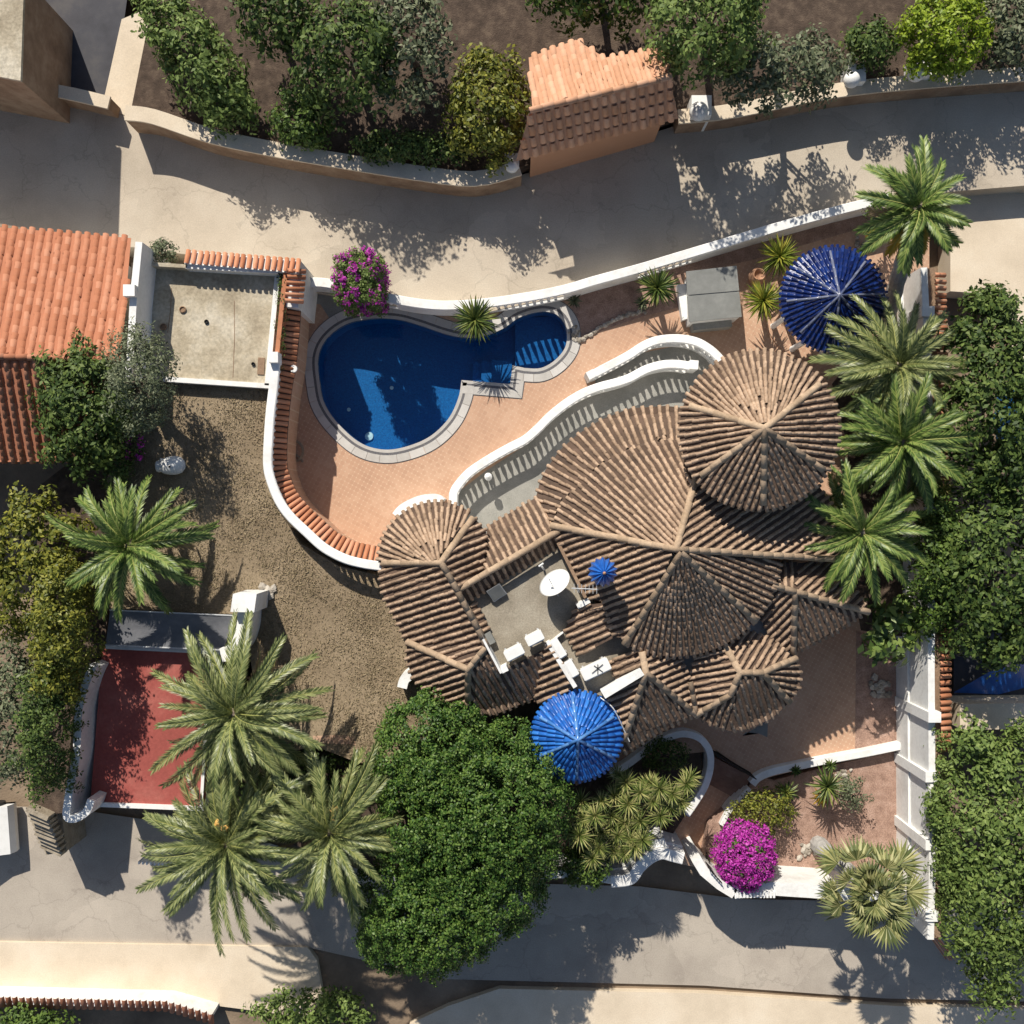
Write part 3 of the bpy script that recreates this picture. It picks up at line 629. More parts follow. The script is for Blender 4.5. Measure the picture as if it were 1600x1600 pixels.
for a, b in (((925, 1052), (942, 1038)), ((928, 1040), (942, 1050)), ((934, 1054), (934, 1038))): g.tube([P(*a, 3.69), P(*b, 3.69)], .012, 4)
g.build('wire_strap', M_black, t)
t = thing('satellite_dish', 'large white oval satellite dish on the flat roof', 'satellite dish', P(868, 935, 3.12))
c = P(867, 911, 4.0); nv = Vector((-.42, -.62, .66)).normalized()
q = nv.to_track_quat('Z', 'Y').to_matrix().to_4x4()
nv = Vector((-.48, .64, .60)).normalized(); q = nv.to_track_quat('Z', 'Y').to_matrix().to_4x4()
g = MB(); g.lathe(c, [(.03, -.10), (.25, -.08), (.42, -.03), (.52, .02), (.53, .03), (.42, -.005), (.25, -.055), (.03, -.075)], 32, q); g.build('reflector', M_plastic, t, True)
g = MB(); g.tube([c-nv*.08, c-nv*.3, Vector((c.x+.08, c.y-.15, 3.14))], .035, 8); g.build('mast', M_metal, t)
g = MB(); g.tube([c-nv*.02+Vector((.1, -.4, 0)), c+nv*.45+Vector((0, -.1, 0))], .014, 5); arm = g.build('feed_arm', M_metal, t)
g = MB(); g.lathe(c+nv*.45+Vector((0, -.1, 0)), [(.035, 0), (.04, .1)], 8); g.build('feed_horn', M_plastic, arm)
t = thing('aerial', 'thin metal aerial lying across beside the blue chimney cupola', 'aerial', P(905, 925, 3.3))
g = MB(); a, b = P(893, 919, 4.25), P(935, 921, 4.3); g.tube([a, b], .018, 5); g.tube([P(905, 926, 3.2), P(905, 920, 4.27)], .02, 5); bo = g.build('boom', M_metal, t)
for k in range(7):
    m_ = a.lerp(b, .1+k*.14); g = MB(); g.tube([m_+Vector((0, -.14, 0)), m_+Vector((0, .14, 0))], .008, 4); g.build('element', M_metal, bo)
t = thing('vent_pipe', 'small white forked vent pipe in the shade by the tiled ridge', 'vent pipe', P(848, 886, 3.12))
g = MB(); g.tube([P(850, 890, 3.12), P(846, 884, 3.75)], .035, 8); g.build('pipe', M_plastic, t)
g = MB(); g.tube([P(842, 885, 3.75), P(849, 880, 3.78)], .03, 8); g.build('cowl', M_plastic, t)
t = thing('roof_hatch', 'grey tilted skylight hatch in the shade on the flat roof', 'hatch', P(778, 932, 3.12))
g = MB(); g.prism([P(760, 924, 3.55), P(780, 912, 3.55), P(792, 928, 3.3), P(772, 941, 3.3)], 3.12); g.build('curb', M_metal, t)
g = MB(); vs = [P(761, 924.5, 3.565), P(780, 913, 3.565), P(791, 928, 3.315), P(772, 940, 3.315)]; g.sheet(vs); g.build('lid', M_slate, t)
t = tag(MB().add(*(lambda m: (m.v, m.f))(MB().box(P(763, 998, 3.25), (.34, .38, .26), R(28)))).build('cable_box', M_slate), 'dark grey cable box by the white parapet on the flat roof', 'box')
t = tag(MB().tube(spline([P(899, 1095, 3.4)+Vector((.8, .1, 0)), P(905, 1100, 3.9)+Vector((1.1, -.2, -.3)), P(918, 1120, 3.5)+Vector((1.2, -.5, -.2)), P(923, 1128, 3.3)+Vector((1.25, -.65, -.1))], 6), .02, 5).build('cable', M_pipe), 'loose white cable hanging from the blue dome over brown tiles', 'cable')

# ------------------------------------------------------------------ pool
pt = thing('swimming_pool', 'guitar-shaped blue mosaic swimming pool with pale stone coping', 'pool', P(690, 600, -1.0))
g = MB(); n = len(pool); fl = [Vector((p.x, p.y, -1.05)) for p in pool]
g.add(pool+fl, [(i, (i+1) % n, n+(i+1) % n, n+i) for i in range(n)]); g.sheet(fl); g.build('basin', M_basin, pt)
for i, (x0, x1) in enumerate(((768, 800), (752, 768), (738, 752))):
    g = MB(); g.prism(PP([(x0, 560), (x1, 562), (x1-1, 598), (x0-1, 596)], 0), -1.6, -.35-.2*i); g.build('pool_step', M_basin, pt)
g = MB(); g.prism(PP([(805, 490), (870, 488), (888, 520), (880, 560), (845, 580), (805, 572)], 0), -1.6, -.75)
g.build('shallow_ledge', M_basin, pt)
g = MB(); g.sheet([Vector((p.x, p.y, -.12)) for p in offset_loop(pool, .002)]); g.build('water', M_water, pt)
g = MB(); g.sweep(pool, [(-.11, .012), (-.0, .012), (-.0, -.2), (-.11, -.2)], True); g.build('inner_lip', M_cope, pt)
g = MB(); g.sweep(pool, [(-.20, .016), (-.11, .016), (-.11, -.1), (-.20, -.1)], True); g.build('mosaic_band', M_mosaic, pt)
# coping stones: one piece each, mitred along the edge
ring = offset_loop(pool, .2); rl = resample(ring+[ring[0]], .52)
ro = offset_loop(pool, .47)
def near_i(q, L): return min(range(len(L)), key=lambda i: (L[i]-q).length_squared)
per = []; dd_ = 0
idx = [near_i(q, ring) for q in rl[:-1]]; idx = sorted(set(idx))
for a, b in zip(idx, idx[1:]+[idx[0]+n]):
    ids = [i % n for i in range(a, b+1)]
    inn = [ring[i].copy() for i in ids]; ou = [ro[i].copy() for i in ids]
    gap = .006
    d0 = (inn[1]-inn[0]).normalized()*gap; d1 = (inn[-1]-inn[-2]).normalized()*gap
    inn[0] += d0; ou[0] += d0; inn[-1] -= d1; ou[-1] -= d1
    g = MB(); g.prism(inn+ou[::-1], -.05, .03+rng.uniform(-.002, .002)); g.build('coping_stone', M_cope, pt)
g = MB(); g.sweep(pool, [(-.50, .010), (-.47, .010), (-.47, -.05), (-.50, -.05)], True); g.build('coping_edge', M_mosaic, pt)
g = MB(); g.lathe(P(577, 682, -1.04), [(.16, 0), (.14, .05), (.03, .06)], 14); g.build('pool_drain', M_plastic, pt)
for a in ((612, 606, -1.045), (545, 640, -1.045)):
    g = MB(); g.lathe(P(*a), [(.07, 0), (.06, .02)], 12); g.build('pool_light', M_plastic, pt)

# ------------------------------------------------------------------ walls and balustrades
BAL = MB(); BAL.lathe(Vector((0, 0, 0)), [(.062, 0), (.05, .06), (.085, .20), (.08, .30), (.042, .50), (.055, .60), (.062, .66)], 8)
BAL_ME = BAL.mesh('baluster'); BAL_ME.materials.append(M_rail); BAL_ME.polygons.foreach_set('use_smooth', [True]*len(BAL_ME.polygons))
def balustrade(pts, ztop, label, spacing=.24, railw=.30, plinth=.14, zbase=None, smooth=6, group=None, skip=None, cat='balustrade'):
    path = spline(PP(pts, ztop), smooth); zb = zbase if zbase is not None else ztop-1.0
    mid = path[len(path)//2]; t = thing('balustrade', label, cat, Vector((mid.x, mid.y, zb)), group)
    g = MB(); h = railw/2; g.sweep(path, [(-h, -.03), (-h+.03, 0), (h-.03, 0), (h, -.03), (h, -.09), (h-.05, -.13), (-h+.05, -.13), (-h, -.09)]); g.build('rail', M_rail, t)
    zp = ztop-.13-.66
    g = MB(); g.sweep(path, [(-.13, zp-ztop), (.13, zp-ztop), (.13, zb-ztop-.3), (-.13, zb-ztop-.3)]); g.build('plinth', M_rail, t)
    for k, q in enumerate(resample(path, spacing)):
        if skip and skip(k): continue
        o = bpy.data.objects.new('baluster', BAL_ME); C.objects.link(o); o.location = (q.x, q.y, zp); adopt(o, t)
    return t, path
t, pth = balustrade([(708, 790), (709, 770), (718, 755), (735, 737), (765, 717), (795, 700), (820, 687), (840, 670), (860, 650), (885, 630), (910, 615), (935, 605), (965, 597), (985, 590), (1010, 577), (1035, 570), (1058, 569), (1078, 572)], 1.02,
    'long wavy white balustrade between the pool terrace and the grey walkway', spacing=.245)
g = MB(); g.box(P(1080, 573, .5), (.3, .3, 1.06), R(-5)); g.build('end_pier', M_rail, t)
t, _ = balustrade([(925, 586), (947, 574), (981, 556), (1006, 540), (1026, 532), (1049, 529), (1071, 530), (1091, 535), (1107, 544), (1118, 553), (1132, 568)], 1.02,
    'short arched white balustrade beside the round tower, nearest the grey hut', spacing=.22)
g = MB(); g.box(P(922, 588, .5), (.28, .28, 1.06), R(28)); g.build('end_pier', M_rail, t)

# raised wall on the left of the terrace with a sloping tile coping inside
lw = [(430, 566), (427, 603), (422, 645), (419, 688), (418, 726), (423, 751), (436, 783), (453, 807), (479, 832), (506, 856), (538, 873), (568, 881), (596, 885)]
t, path = balustrade(lw, 3.05, 'curved white balustrade wall between the dry lawn and the pool terrace, with orange tiles', spacing=.24, zbase=2.0, railw=.30, plinth=.3)
g = MB(); g.sweep(path, [(-.12, -.95), (.12, -.95), (.12, -3.4), (-.12, -3.4)]); g.build('retaining_wall', M_white, t)
strip = spline(PP([(455, 470), (452, 520), (447, 570), (441, 603), (436, 645), (433, 688), (433, 726), (438, 747), (450, 775), (467, 797), (491, 820), (517, 843), (547, 859), (575, 866), (598, 869)], 2.38), 6)
ct = []
for i, q in enumerate(resample(strip, .185)[:-1]):
    j = min(range(len(strip)), key=lambda k: (strip[k]-q).length_squared); tt = (strip[min(j+1, len(strip)-1)]-strip[max(j-1, 0)]).normalized()
    inn = Vector((-tt.y, tt.x, 0))
    if inn.dot(P(600, 640)-q) < 0: inn = -inn
    y3 = Vector((inn.x, inn.y, -.45)); nr = Vector((inn.x*.41, inn.y*.41, .91)); ct.append(jit(frame(q, y3, nr), .01, .04))
emit(ct, barrel(.14, .155, .075, .62), 'coping_tile', M_cop, t)
g = MB(); g.sweep(strip, [(-.30, -.14), (.0, .0), (.30, .12), (.30, -.2), (-.30, -.2)] if (Vector((-(strip[1]-strip[0]).y, (strip[1]-strip[0]).x, 0)).dot(P(600, 640)-strip[0]) < 0) else [(.30, -.14), (.0, 0), (-.30, .12), (-.30, -.2), (.30, -.2)]); g.build('coping_bed', M_pan, t)
g = MB(); g.sweep(strip, [(-.14, -.16), (.14, -.16), (.14, -3.2), (-.14, -3.2)]); g.build('terrace_wall', M_terr, t)
t['label'] = 'curved white balustrade wall between the dry lawn and the pool terrace, with orange tiles'

# flat concrete deck top left
t = thing('garage', 'flat concrete garage roof deck with thin white edging at top left', 'garage', P(320, 510, 0))
dk = [(205, 410), (445, 422), (422, 606), (205, 592)]
g = MB(); g.prism(PP(dk, 2.5), -1.9); g.build('roof_deck', M_conc, t)
def curb(pts, zt, wd, name, m, h=.16):
    g = MB(); g.sweep(PP(pts, zt), [(-wd/2, 0), (wd/2, 0), (wd/2, -h), (-wd/2, -h)]); return g.build(name, m, t)
curb([(434, 422), (417, 602)], 2.62, .16, 'edging', M_rail, .3); curb([(421, 603), (255, 592)], 2.62, .16, 'edging', M_rail, .3)
curb([(290, 416), (434, 424)], 2.95, .14, 'parapet', M_white, .6); curb([(230, 412), (292, 416)], 2.95, .12, 'parapet', M_conc, .6)
curb([(217, 378), (208, 470), (205, 530), (200, 590)], 3.9, .22, 'side_wall', M_rail, 4.3)
g = MB(); g.box(P(204, 455, 4.0), (.36, .36, .3)); g.build('pier_cap', M_rail, t)
nt_ = []
cps = resample(PP([(293, 402), (466, 416)], 3.0), .2)
for q in cps: nt_.append(jit(frame(q, Vector((.06, 1, -.35)), Vector((.02, .33, .94))), .01, .04))
emit(nt_, barrel(.14, .155, .075, .5), 'coping_tile', M_cop, t)
g = MB(); g.sweep(PP([(290, 402), (468, 417)], 2.97), [(-.22, .05), (.22, -.10), (.22, -3.6), (-.22, -3.6)][::1]); g.build('front_wall', M_white, t)
st = []
for q in resample(PP([(463, 424), (459, 470)], 2.95), .185): st.append(jit(frame(q, Vector((1, .06, -.45)), Vector((.41, 0, .91))), .01, .04))
emit(st, barrel(.14, .155, .075, .6), 'edge_tile', M_cop, t)
g = MB(); g.sweep(PP([(446, 424), (440, 480), (432, 560)], 2.95), [(-.07, 0), (.07, 0), (.07, -.5), (-.07, -.5)]); g.build('edge_bed', M_cop, t)
g = MB(); g.sweep(PP([(462, 420), (456, 480)], 2.8), [(-.2, 0), (.2, 0), (.2, -3.3), (-.2, -3.3)]); g.build('corner_wall', M_white, t)
g = MB(); g.box(P(430, 560, 3.0), (.30, .34, .55)); g.build('corner_pier', M_rail, t)
for a in ((286, 484, .11), (323, 503, .07), (256, 511, .11), (396, 569, .06)):
    g = MB(); g.lathe(P(a[0], a[1], 2.5), [(a[2], 0), (a[2]*1.05, .05), (a[2]*.8, .07), (a[2]*.7, .03)], 14); g.build('drain_cover', M_black if a[2] < .09 else M_brown, t)
g = MB(); g.box(P(408, 572, 2.52), (.22, .55, .04), R(-3)); g.build('access_cover', M_brown, t)
for a, b in (((268, 450), (262, 520)), ((366, 470), (364, 590))):
    g = MB(); g.tube([P(*a, 2.5), P((a[0]+b[0])/2+1.5, (a[1]+b[1])/2, 2.5), P(*b, 2.5)], .012, 4); g.build('crack_seam', M_brown, t)

# north boundary wall with baluster bays
NWL = [(470, 441), (500, 441), (530, 446), (570, 457), (610, 466), (655, 474), (700, 477), (760, 473), (810, 466), (850, 459), (890, 450), (930, 438), (1000, 419), (1050, 404), (1100, 389), (1200, 359), (1300, 331), (1392, 308)]
path = spline(PP(NWL, 1.25), 5)
t = thing('boundary_wall', 'long low white wall along the upper road behind the pool', 'wall', P(760, 480, 0))
g = MB(); g.sweep(path, [(-.16, -.02), (-.14, 0), (.14, 0), (.16, -.02), (.16, -.1), (-.16, -.1)]); g.build('coping', M_rail, t)
bays = [(540, 612), (770, 880), (1005, 1085)]
def inbay(q):
    x = 800+q.x/(S*(D-1.25)/D); return any(a <= x <= b for a, b in bays)
seg = []
for q in path:
    if inbay(q):
        if len(seg) > 1: g = MB(); g.sweep(seg, [(-.12, -.1), (.12, -.1), (.12, -1.6), (-.12, -1.6)]); g.build('wall_panel', M_white, t)
        seg = []
    else: seg.append(q)
if len(seg) > 1: g = MB(); g.sweep(seg, [(-.12, -.1), (.12, -.1), (.12, -1.6), (-.12, -1.6)]); g.build('wall_panel', M_white, t)
g = MB(); g.sweep(path, [(-.115, -1.02), (.115, -1.02), (.115, -1.7), (-.115, -1.7)]); g.build('plinth', M_white, t)
for q in resample(path, .25):
    if inbay(q):
        o = bpy.data.objects.new('baluster', BAL_ME); C.objects.link(o); o.location = (q.x, q.y, .2); o.scale = (1.0, 1.0, 1.44); adopt(o, t)

# right boundary wall
rw = [(1402, 440), (1408, 560), (1412, 720), (1414, 900), (1413, 1030), (1414, 1180), (1415, 1300), (1412, 1430)]
t = thing('boundary_wall', 'tall white wall with piers running down the right side of the garden', 'wall', P(1414, 900, 0))
g = MB(); g.sweep(PP(rw, 0), [(0, 2.05), (.22, 2.05), (.22, -1.9), (0, -1.9)]); g.build('wall_panel', M_white, t)
g = MB(); g.sweep(PP(rw, 0), [(-.07, .45), (.0, .45), (0, -1.7), (-.07, -1.7)]); g.build('wall_base', M_white, t)
for y, hh in ((505, 2.15), (800, 2.1), (1100, 2.35), (1190, 2.12), (1290, 2.12), (1395, 2.12)):
    x = 1408+min(6, max(0, (y-500)*.012)); b = P(x, y, 0); g = MB(); g.box(b+Vector((.08, 0, hh/2-.8)), (.42, .34, hh+1.6)); g.build('pier', M_rail, t)
rt = []
for q in resample(PP([(1413, 450), (1420, 800), (1421, 1150)], 0), .22): rt.append(jit(frame(q+Vector((.42, 0, 1.95)), Vector((1, 0, -.3)), Vector((.29, 0, .96))), .01, .04))
emit(rt, barrel(.15, .17, .075, .42), 'coping_tile', M_cop, t)
g = MB(); g.sweep(PP(rw, 0), [(.24, 1.93), (.62, 1.82), (.62, -1.9), (.24, -1.9)]); g.build('outer_wall', M_brown, t)

# low walls of the south east court
def lowwall(pts, zt, label, wd=.26, zb=-1.9, name='garden_wall', sm=6, m=M_rail):
    path = spline(PP(pts, zt), sm); g = MB(); h = wd/2
    g.sweep(path, [(-h, -.015), (-h+.02, 0), (h-.02, 0), (h, -.015), (h, zb-zt), (-h, zb-zt)]); return tag(g.build(name, m), label, 'wall'), path
lowwall([(1176, 1226), (1185, 1216), (1205, 1207), (1240, 1199), (1300, 1187), (1360, 1176), (1412, 1165)], -.24, 'low straight white wall between the brown court and gravel bed')
lowwall([(955, 1212), (985, 1192), (1015, 1170), (1045, 1153), (1070, 1147), (1095, 1155), (1109, 1175), (1110, 1200), (1102, 1228), (1088, 1252), (1073, 1274)], -.05, 'curved white wall hooking round the yucca bed beside the steps', .24)
lowwall([(1172, 1232), (1160, 1245), (1140, 1268), (1128, 1290)], -.4, 'short white kerb wall behind the magenta bush', .16)
# south wall with scrolled gate wings
t = thing('entrance_wall', 'white scrolled wall wing left of the garden gate', 'wall', P(1000, 1360, -.4))
wing = spline(PP([(955, 1378), (985, 1374), (1000, 1355), (1018, 1340), (1035, 1334), (1052, 1338), (1068, 1342)], 1.15), 6)
g = MB(); g.sweep(wing, [(-.2, -.02), (-.17, 0), (.17, 0), (.2, -.02), (.2, -2.8), (-.2, -2.8)]); g.build('wall_panel', M_rail, t)
g = MB(); g.sweep(wing, [(-.27, -.55), (.27, -.55), (.27, -2.9), (-.27, -2.9)]); g.build('wall_base', M_white, t)
g = MB(); g.sweep(spline(PP([(1028, 1312), (1031, 1320), (1040, 1333)], 1.0), 4), [(-.22, 0), (.22, 0), (.22, -2.8), (-.22, -2.8)]); g.build('pier', M_rail, t)
t = thing('entrance_wall', 'white angled wall between garden gate and fan palm, below the magenta bush', 'wall', P(1180, 1390, -.4))
g = MB(); pw = PP([(1089, 1344), (1100, 1362), (1125, 1383), (1148, 1397)], 1.1); g.sweep(pw, [(-.17, 0), (.17, 0), (.17, -2.9), (-.17, -2.9)]); g.build('wing', M_rail, t)
g = MB(); pw = PP([(1148, 1397), (1210, 1392), (1300, 1398), (1440, 1416)], 1.1); g.sweep(pw, [(-.16, 0), (.30, 0), (.30, -2.9), (-.16, -2.9)]); g.build('wall_panel', M_white, t)
for x in range(12):
    g = MB(); g.box(P(1152+x*5.2, 1397.5, 1.13), (.07, .22, .07)); g.build('dentil', M_rail, t)
t, _ = lowwall([(560, 1372), (700, 1376), (880, 1366), (960, 1376)], .95, 'white street wall under the big round tree', .28)
# gates
def gate(pts, zb, h, label, step=.11, scroll=False):
    path = PP(pts, zb); t = thing('gate', label, 'gate', path[0])
    for z in (.08, h-.06):
        g = MB(); g.tube([p+Vector((0, 0, z)) for p in path], .022, 6); g.build('gate_rail', M_black, t)
    for q in resample(path, step):
        g = MB(); g.tube([q, q+Vector((0, 0, h))], .012, 5); g.build('bar', M_black, t)
    if scroll:
        a, b = path[0], path[-1]
        for k in range(4):
            c = a.lerp(b, .14+.24*k)+Vector((0, 0, h*.5)); dr = (b-a).normalized()
            pts_ = [c+dr*(.15*math.cos(an)*(.4+.6*an/9))+Vector((0, 0, .22*math.sin(an)*(.4+.6*an/9))) for an in np.linspace(0, 9, 22)]
            g = MB(); g.tube(pts_, .014, 5); g.build('scroll', M_black, t)
    return t
gate([(1113, 1172), (1172, 1207)], -.6, .95, 'closed black iron gate at the top of the tiled steps', .075)
gate([(1098, 1322), (1094, 1352)], -1.35, 1.4, 'open black scrolled iron gate leaf beside the magenta bush', .12, True)
gate([(1102, 1346), (1120, 1366)], .45, .9, 'black scrolled iron grille on the white gate wall', .12, True)
# steps
t = thing('staircase', 'brown tiled garden steps below the black gate', 'stairs', P(1140, 1215, -.4))
for k in range(5):
    d = Vector((-.5, .86)); o = k*8.0
    c = [(1112-o*.42, 1181+o*.9), (1174-o*.5, 1214+o*.9), (1174-o*.5-4, 1214+o*.9+8), (1112-o*.42-4, 1181+o*.9+8)]
    g = MB(); g.prism(PP(c, -.61-.125*k), -1.9); g.build('step', M_step, t)
# grey tile patch by the round wing
g = MB(); g.sheet(PP([(1160, 1150), (1200, 1125), (1199, 1152), (1185, 1146), (1165, 1144)], -.592)); tag(g.build('doormat', M_slate), 'dark grey mat peeping out below the round-ended roof', 'mat')

# ------------------------------------------------------------------ gazebo
t = thing('gazebo', 'round gazebo with dark blue glazed tile roof in the top right corner', 'gazebo', P(1302, 468, 0))
gt = []; gp = MB(); gr = []; gz0, gz1, grd = 2.6, 3.2, 82
gh = [5, 50, 95, 140, 183, 225, 270, 318, 365]
for a0, a1 in zip(gh[:-1], gh[1:]): sector(1302, 468, gz1, gz0, grd, a0, a1, .7, gt, gp, w=.19, c=.24)
E = P(1302, 468, gz0); Rm = grd*S*(D-gz0)/D
for an in gh[:-1]: ridge(Vector((E.x, E.y, gz1)), E+Vector((Rm*.9*math.cos(R(an)), Rm*.9*math.sin(R(an)), .06)), gr, .3)
gp.build('roof_pan', M_blue, t); emit(gt, TILEB, 'blue_tile', M_blue, t, 300, 'blue_tiles'); emit(gr, barrel(.09, .10, .06, .34, 4), 'ridge_tile', M_bluer, t)
for k in range(8):
    a = k*math.pi/4+.3; g = MB(); g.lathe(Vector((E.x+Rm*.8*math.cos(a), E.y+Rm*.8*math.sin(a), 0)), [(.13, 0), (.1, .1), (.09, 2.5), (.12, 2.6)], 10); g.build('column', M_rail, t)
g = MB(); g.lathe(Vector((E.x, E.y, 0)), [(Rm*.92, 0), (Rm*.92, .06)], 32); g.build('floor_disc', M_terr, t)

# ------------------------------------------------------------------ garden objects
t = thing('pump_hut', 'grey flat-topped hut of two sheet panels near the gazebo', 'hut', P(1115, 470, 0))
hz = 1.05
g = MB(); g.prism(PP([(1077, 428), (1150, 421), (1156, 495), (1080, 503)], hz), -.1, hz-.03); g.build('hut_wall', M_white, t)
g = MB(); g.prism(PP([(1072, 424), (1151, 415), (1155, 454), (1074, 461)], hz+.04), hz-.03); g.build('roof_panel', M_slate, t)
g = MB(); g.prism(PP([(1074, 462.5), (1155, 455.5), (1159, 495), (1077, 503)], hz+.02), hz-.04); g.build('roof_panel', M_slate, t)
g = MB(); g.prism(PP([(1082, 505), (1143, 499), (1144, 510), (1084, 516)], .62), -.1); g.build('hut_step', M_grey, t)
g = MB(); g.prism(PP([(1058, 445), (1072, 443), (1074, 498), (1066, 500)], .35), -.1); g.build('hut_plinth', M_rail, t)
t = thing('clay_pot', 'large clay pot in front of the lime fan palms', 'pot', P(1180, 440, 0))
g = MB(); g.lathe(P(1179, 436, 0), [(.15, 0), (.26, .15), (.31, .4), (.24, .6), (.18, .66), (.21, .72), (.18, .72), (.15, .6)], 20); g.build('pot_body', M_clay, t, True)
t = thing('stone_edging', 'row of small rough stones curving between pool and hut', 'edging', P(960, 505, 0))
for i in range(34):
    f = i/33; q = P(905+f*103, 534-46*math.sin(f*math.pi*.5)+rng.uniform(-1.5, 1.5), .04)
    bm = bmesh.new(); bmesh.ops.create_icosphere(bm, subdivisions=1, radius=1)
    for v in bm.verts: v.co *= rng.uniform(.75, 1.15)
    s_ = rng.uniform(.055, .10); bmesh.ops.scale(bm, vec=(s_*1.2, s_, s_*.8), verts=bm.verts); bmesh.ops.rotate(bm, verts=bm.verts, cent=(0, 0, 0), matrix=Matrix.Rotation(rng.uniform(0, 6), 3, 'Z')); bmesh.ops.translate(bm, vec=q, verts=bm.verts)
    me = bpy.data.meshes.new('stone'); bm.to_mesh(me); bm.free(); link('stone', me, M_stone, t)
def rocks(cx, cy, z, n, spread, label, size=.1):
    t = thing('rockery', label, 'rocks', P(cx, cy, z))
    for i in range(n):
        q = P(cx+rng.gauss(0, spread), cy+rng.gauss(0, spread), z+.04)
        bm = bmesh.new(); bmesh.ops.create_icosphere(bm, subdivisions=1, radius=1)
        for v in bm.verts: v.co *= rng.uniform(.7, 1.2)
        s_ = size*rng.uniform(.6, 1.4); bmesh.ops.scale(bm, vec=(s_*1.2, s_, s_*.7), verts=bm.verts); bmesh.ops.rotate(bm, verts=bm.verts, cent=(0, 0, 0), matrix=Matrix.Rotation(rng.uniform(0, 6), 3, 'Z')); bmesh.ops.translate(bm, vec=q, verts=bm.verts)
        me = bpy.data.meshes.new('stone'); bm.to_mesh(me); bm.free(); link('stone', me, M_stone, t)
rocks(1375, 1072, -.6, 26, 9, 'pile of pale stones on the gravel by the right wall', .10)
rocks(1262, 1325, -.66, 16, 7, 'ring of stones at the foot of the grey fan palm', .09)
rocks(1315, 1215, -.66, 14, 9, 'pale stones beside the yellow cycad', .08)
rocks(898, 520, 0, 16, 5, 'small stones at the right end of the pool', .07)
rocks(1350, 385, 0, 14, 8, 'pale stones behind the blue gazebo', .09)
# garden jar lying on the lawn
t = thing('garden_jar', 'white oval jar lying on its side in the tree shade on the lawn', 'jar', P(264, 731, 2.2))
q = Matrix.Rotation(R(90), 4, 'Y'); c = P(245, 729, 2.48)
g = MB(); g.lathe(c, [(.10, -.02), (.17, .0), (.20, .06), (.17, .12), (.25, .22), (.30, .42), (.31, .62), (.26, .80), (.14, .90), (.02, .93)], 24, Matrix.Rotation(R(4), 4, 'Z') @ q); g.build('jar_body', M_white, t, True)
g = MB(); g.tube([c+Vector((.12, .16, .12)), c+Vector((.2, .24, .22)), c+Vector((.34, .2, .2))], .025, 6); g.build('jar_handle', M_white, t)
g = MB(); g.lathe(c+Vector((.52, -.02, .31)), [(.035, 0), (.03, .02)], 10); g.build('jar_plug', M_black, t)
rocks(420, 925, lz(925), 7, 5, 'few pale stones on the dry lawn', .10)
# hose coil
t = thing('hose_coil', 'pale garden hose coil lying in the shade on the terrace', 'hose', P(456, 705, 0))
g = MB()
for k in range(3):
    rr = .42-.03*k; g.tube([P(456, 705, .03+.03*k)+Vector((rr*math.cos(a), rr*math.sin(a), 0)) for a in np.linspace(0, 6.28, 28)], .014, 5)
g.build('hose', M_wood, t)
g = MB(); g.box(P(451, 703, .15), (.18, .22, .3), .4); g.build('tap_block', M_plastic, t)
g = MB(); g.tube([P(460, 709, .03), P(468, 715, .03), P(473, 722, .03)], .035, 6); g.build('hose_nozzle', M_wood, t)
# lamps
t = thing('garden_lamp', 'small white lamp standing beside the wavy balustrade', 'lamp', P(763, 742, 0))
g = MB(); g.lathe(P(763, 745, 0), [(.12, 0), (.05, .05), (.035, .7), (.06, .75)], 10); g.build('lamp_post', M_rail, t)
g = MB(); g.lathe(P(763, 745, .75), [(.06, 0), (.14, .08), (.13, .22), (.03, .30)], 10); g.build('lamp_globe', M_plastic, t)
t = thing('wall_spotlight', 'small white lamp fixed to the tiled wall at the pool corner', 'lamp', P(457, 575, 1.6))
g = MB(); g.box(P(458, 574, 2.2), (.14, .1, .14)); g.build('lamp_base', M_plastic, t); g = MB(); g.lathe(P(460, 577, 2.2), [(.05, 0), (.13, .1), (.12, .16)], 12); g.build('lamp_globe', M_plastic, t)
t = thing('bollard_lamp', 'small grey lamp under the orange coping tiles of the curved wall', 'lamp', P(480, 795, 0))
g = MB(); g.lathe(P(479, 798, 0), [(.12, 0), (.12, .3), (.18, .34), (.02, .45)], 12); g.build('lamp_body', M_slate, t)
# terracotta planters with dark shrubs on the low wall are placed with the plants

# red roofed garage bottom left
t = thing('garage', 'garage with flat red painted roof and white edges at lower left', 'garage', P(235, 1140, -.4))
rr_ = [(160, 1012), (334, 1016), (318, 1262), (141, 1256)]
g = MB(); g.prism(PP(rr_, 2.2), -1.9, 2.02); g.build('garage_wall', M_white, t)
g = MB(); g.prism(PP(rr_, 2.2), 2.02); g.build('red_roof', M_redroof, t)
def cb2(pts, zt, wd, h, name, m=M_rail):
    g = MB(); g.sweep(PP(pts, zt), [(-wd/2, 0), (wd/2, 0), (wd/2, -h), (-wd/2, -h)]); return g.build(name, m, t)
cb2([(165, 1010), (368, 1020)], 2.42, .16, .5, 'edging'); cb2([(328, 1018), (324, 1090), (314, 1262)], 2.27, .10, .3, 'edging'); cb2([(141, 1257), (318, 1264)], 2.3, .14, .4, 'fascia')
g = MB(); g.sweep(spline(PP([(146, 1040), (136, 1062), (126, 1095), (122, 1120), (119, 1180), (112, 1215), (106, 1250), (104, 1276), (118, 1279), (135, 1268), (142, 1250)], 3.2), 4), [(-.12, 0), (.12, 0), (.12, -5.1), (-.12, -5.1)]); g.build('side_wall', M_white, t)
t = thing('shade_awning', 'sagging grey shade cloth above the red roof, between wall and palm', 'awning', P(265, 985, 1.9))
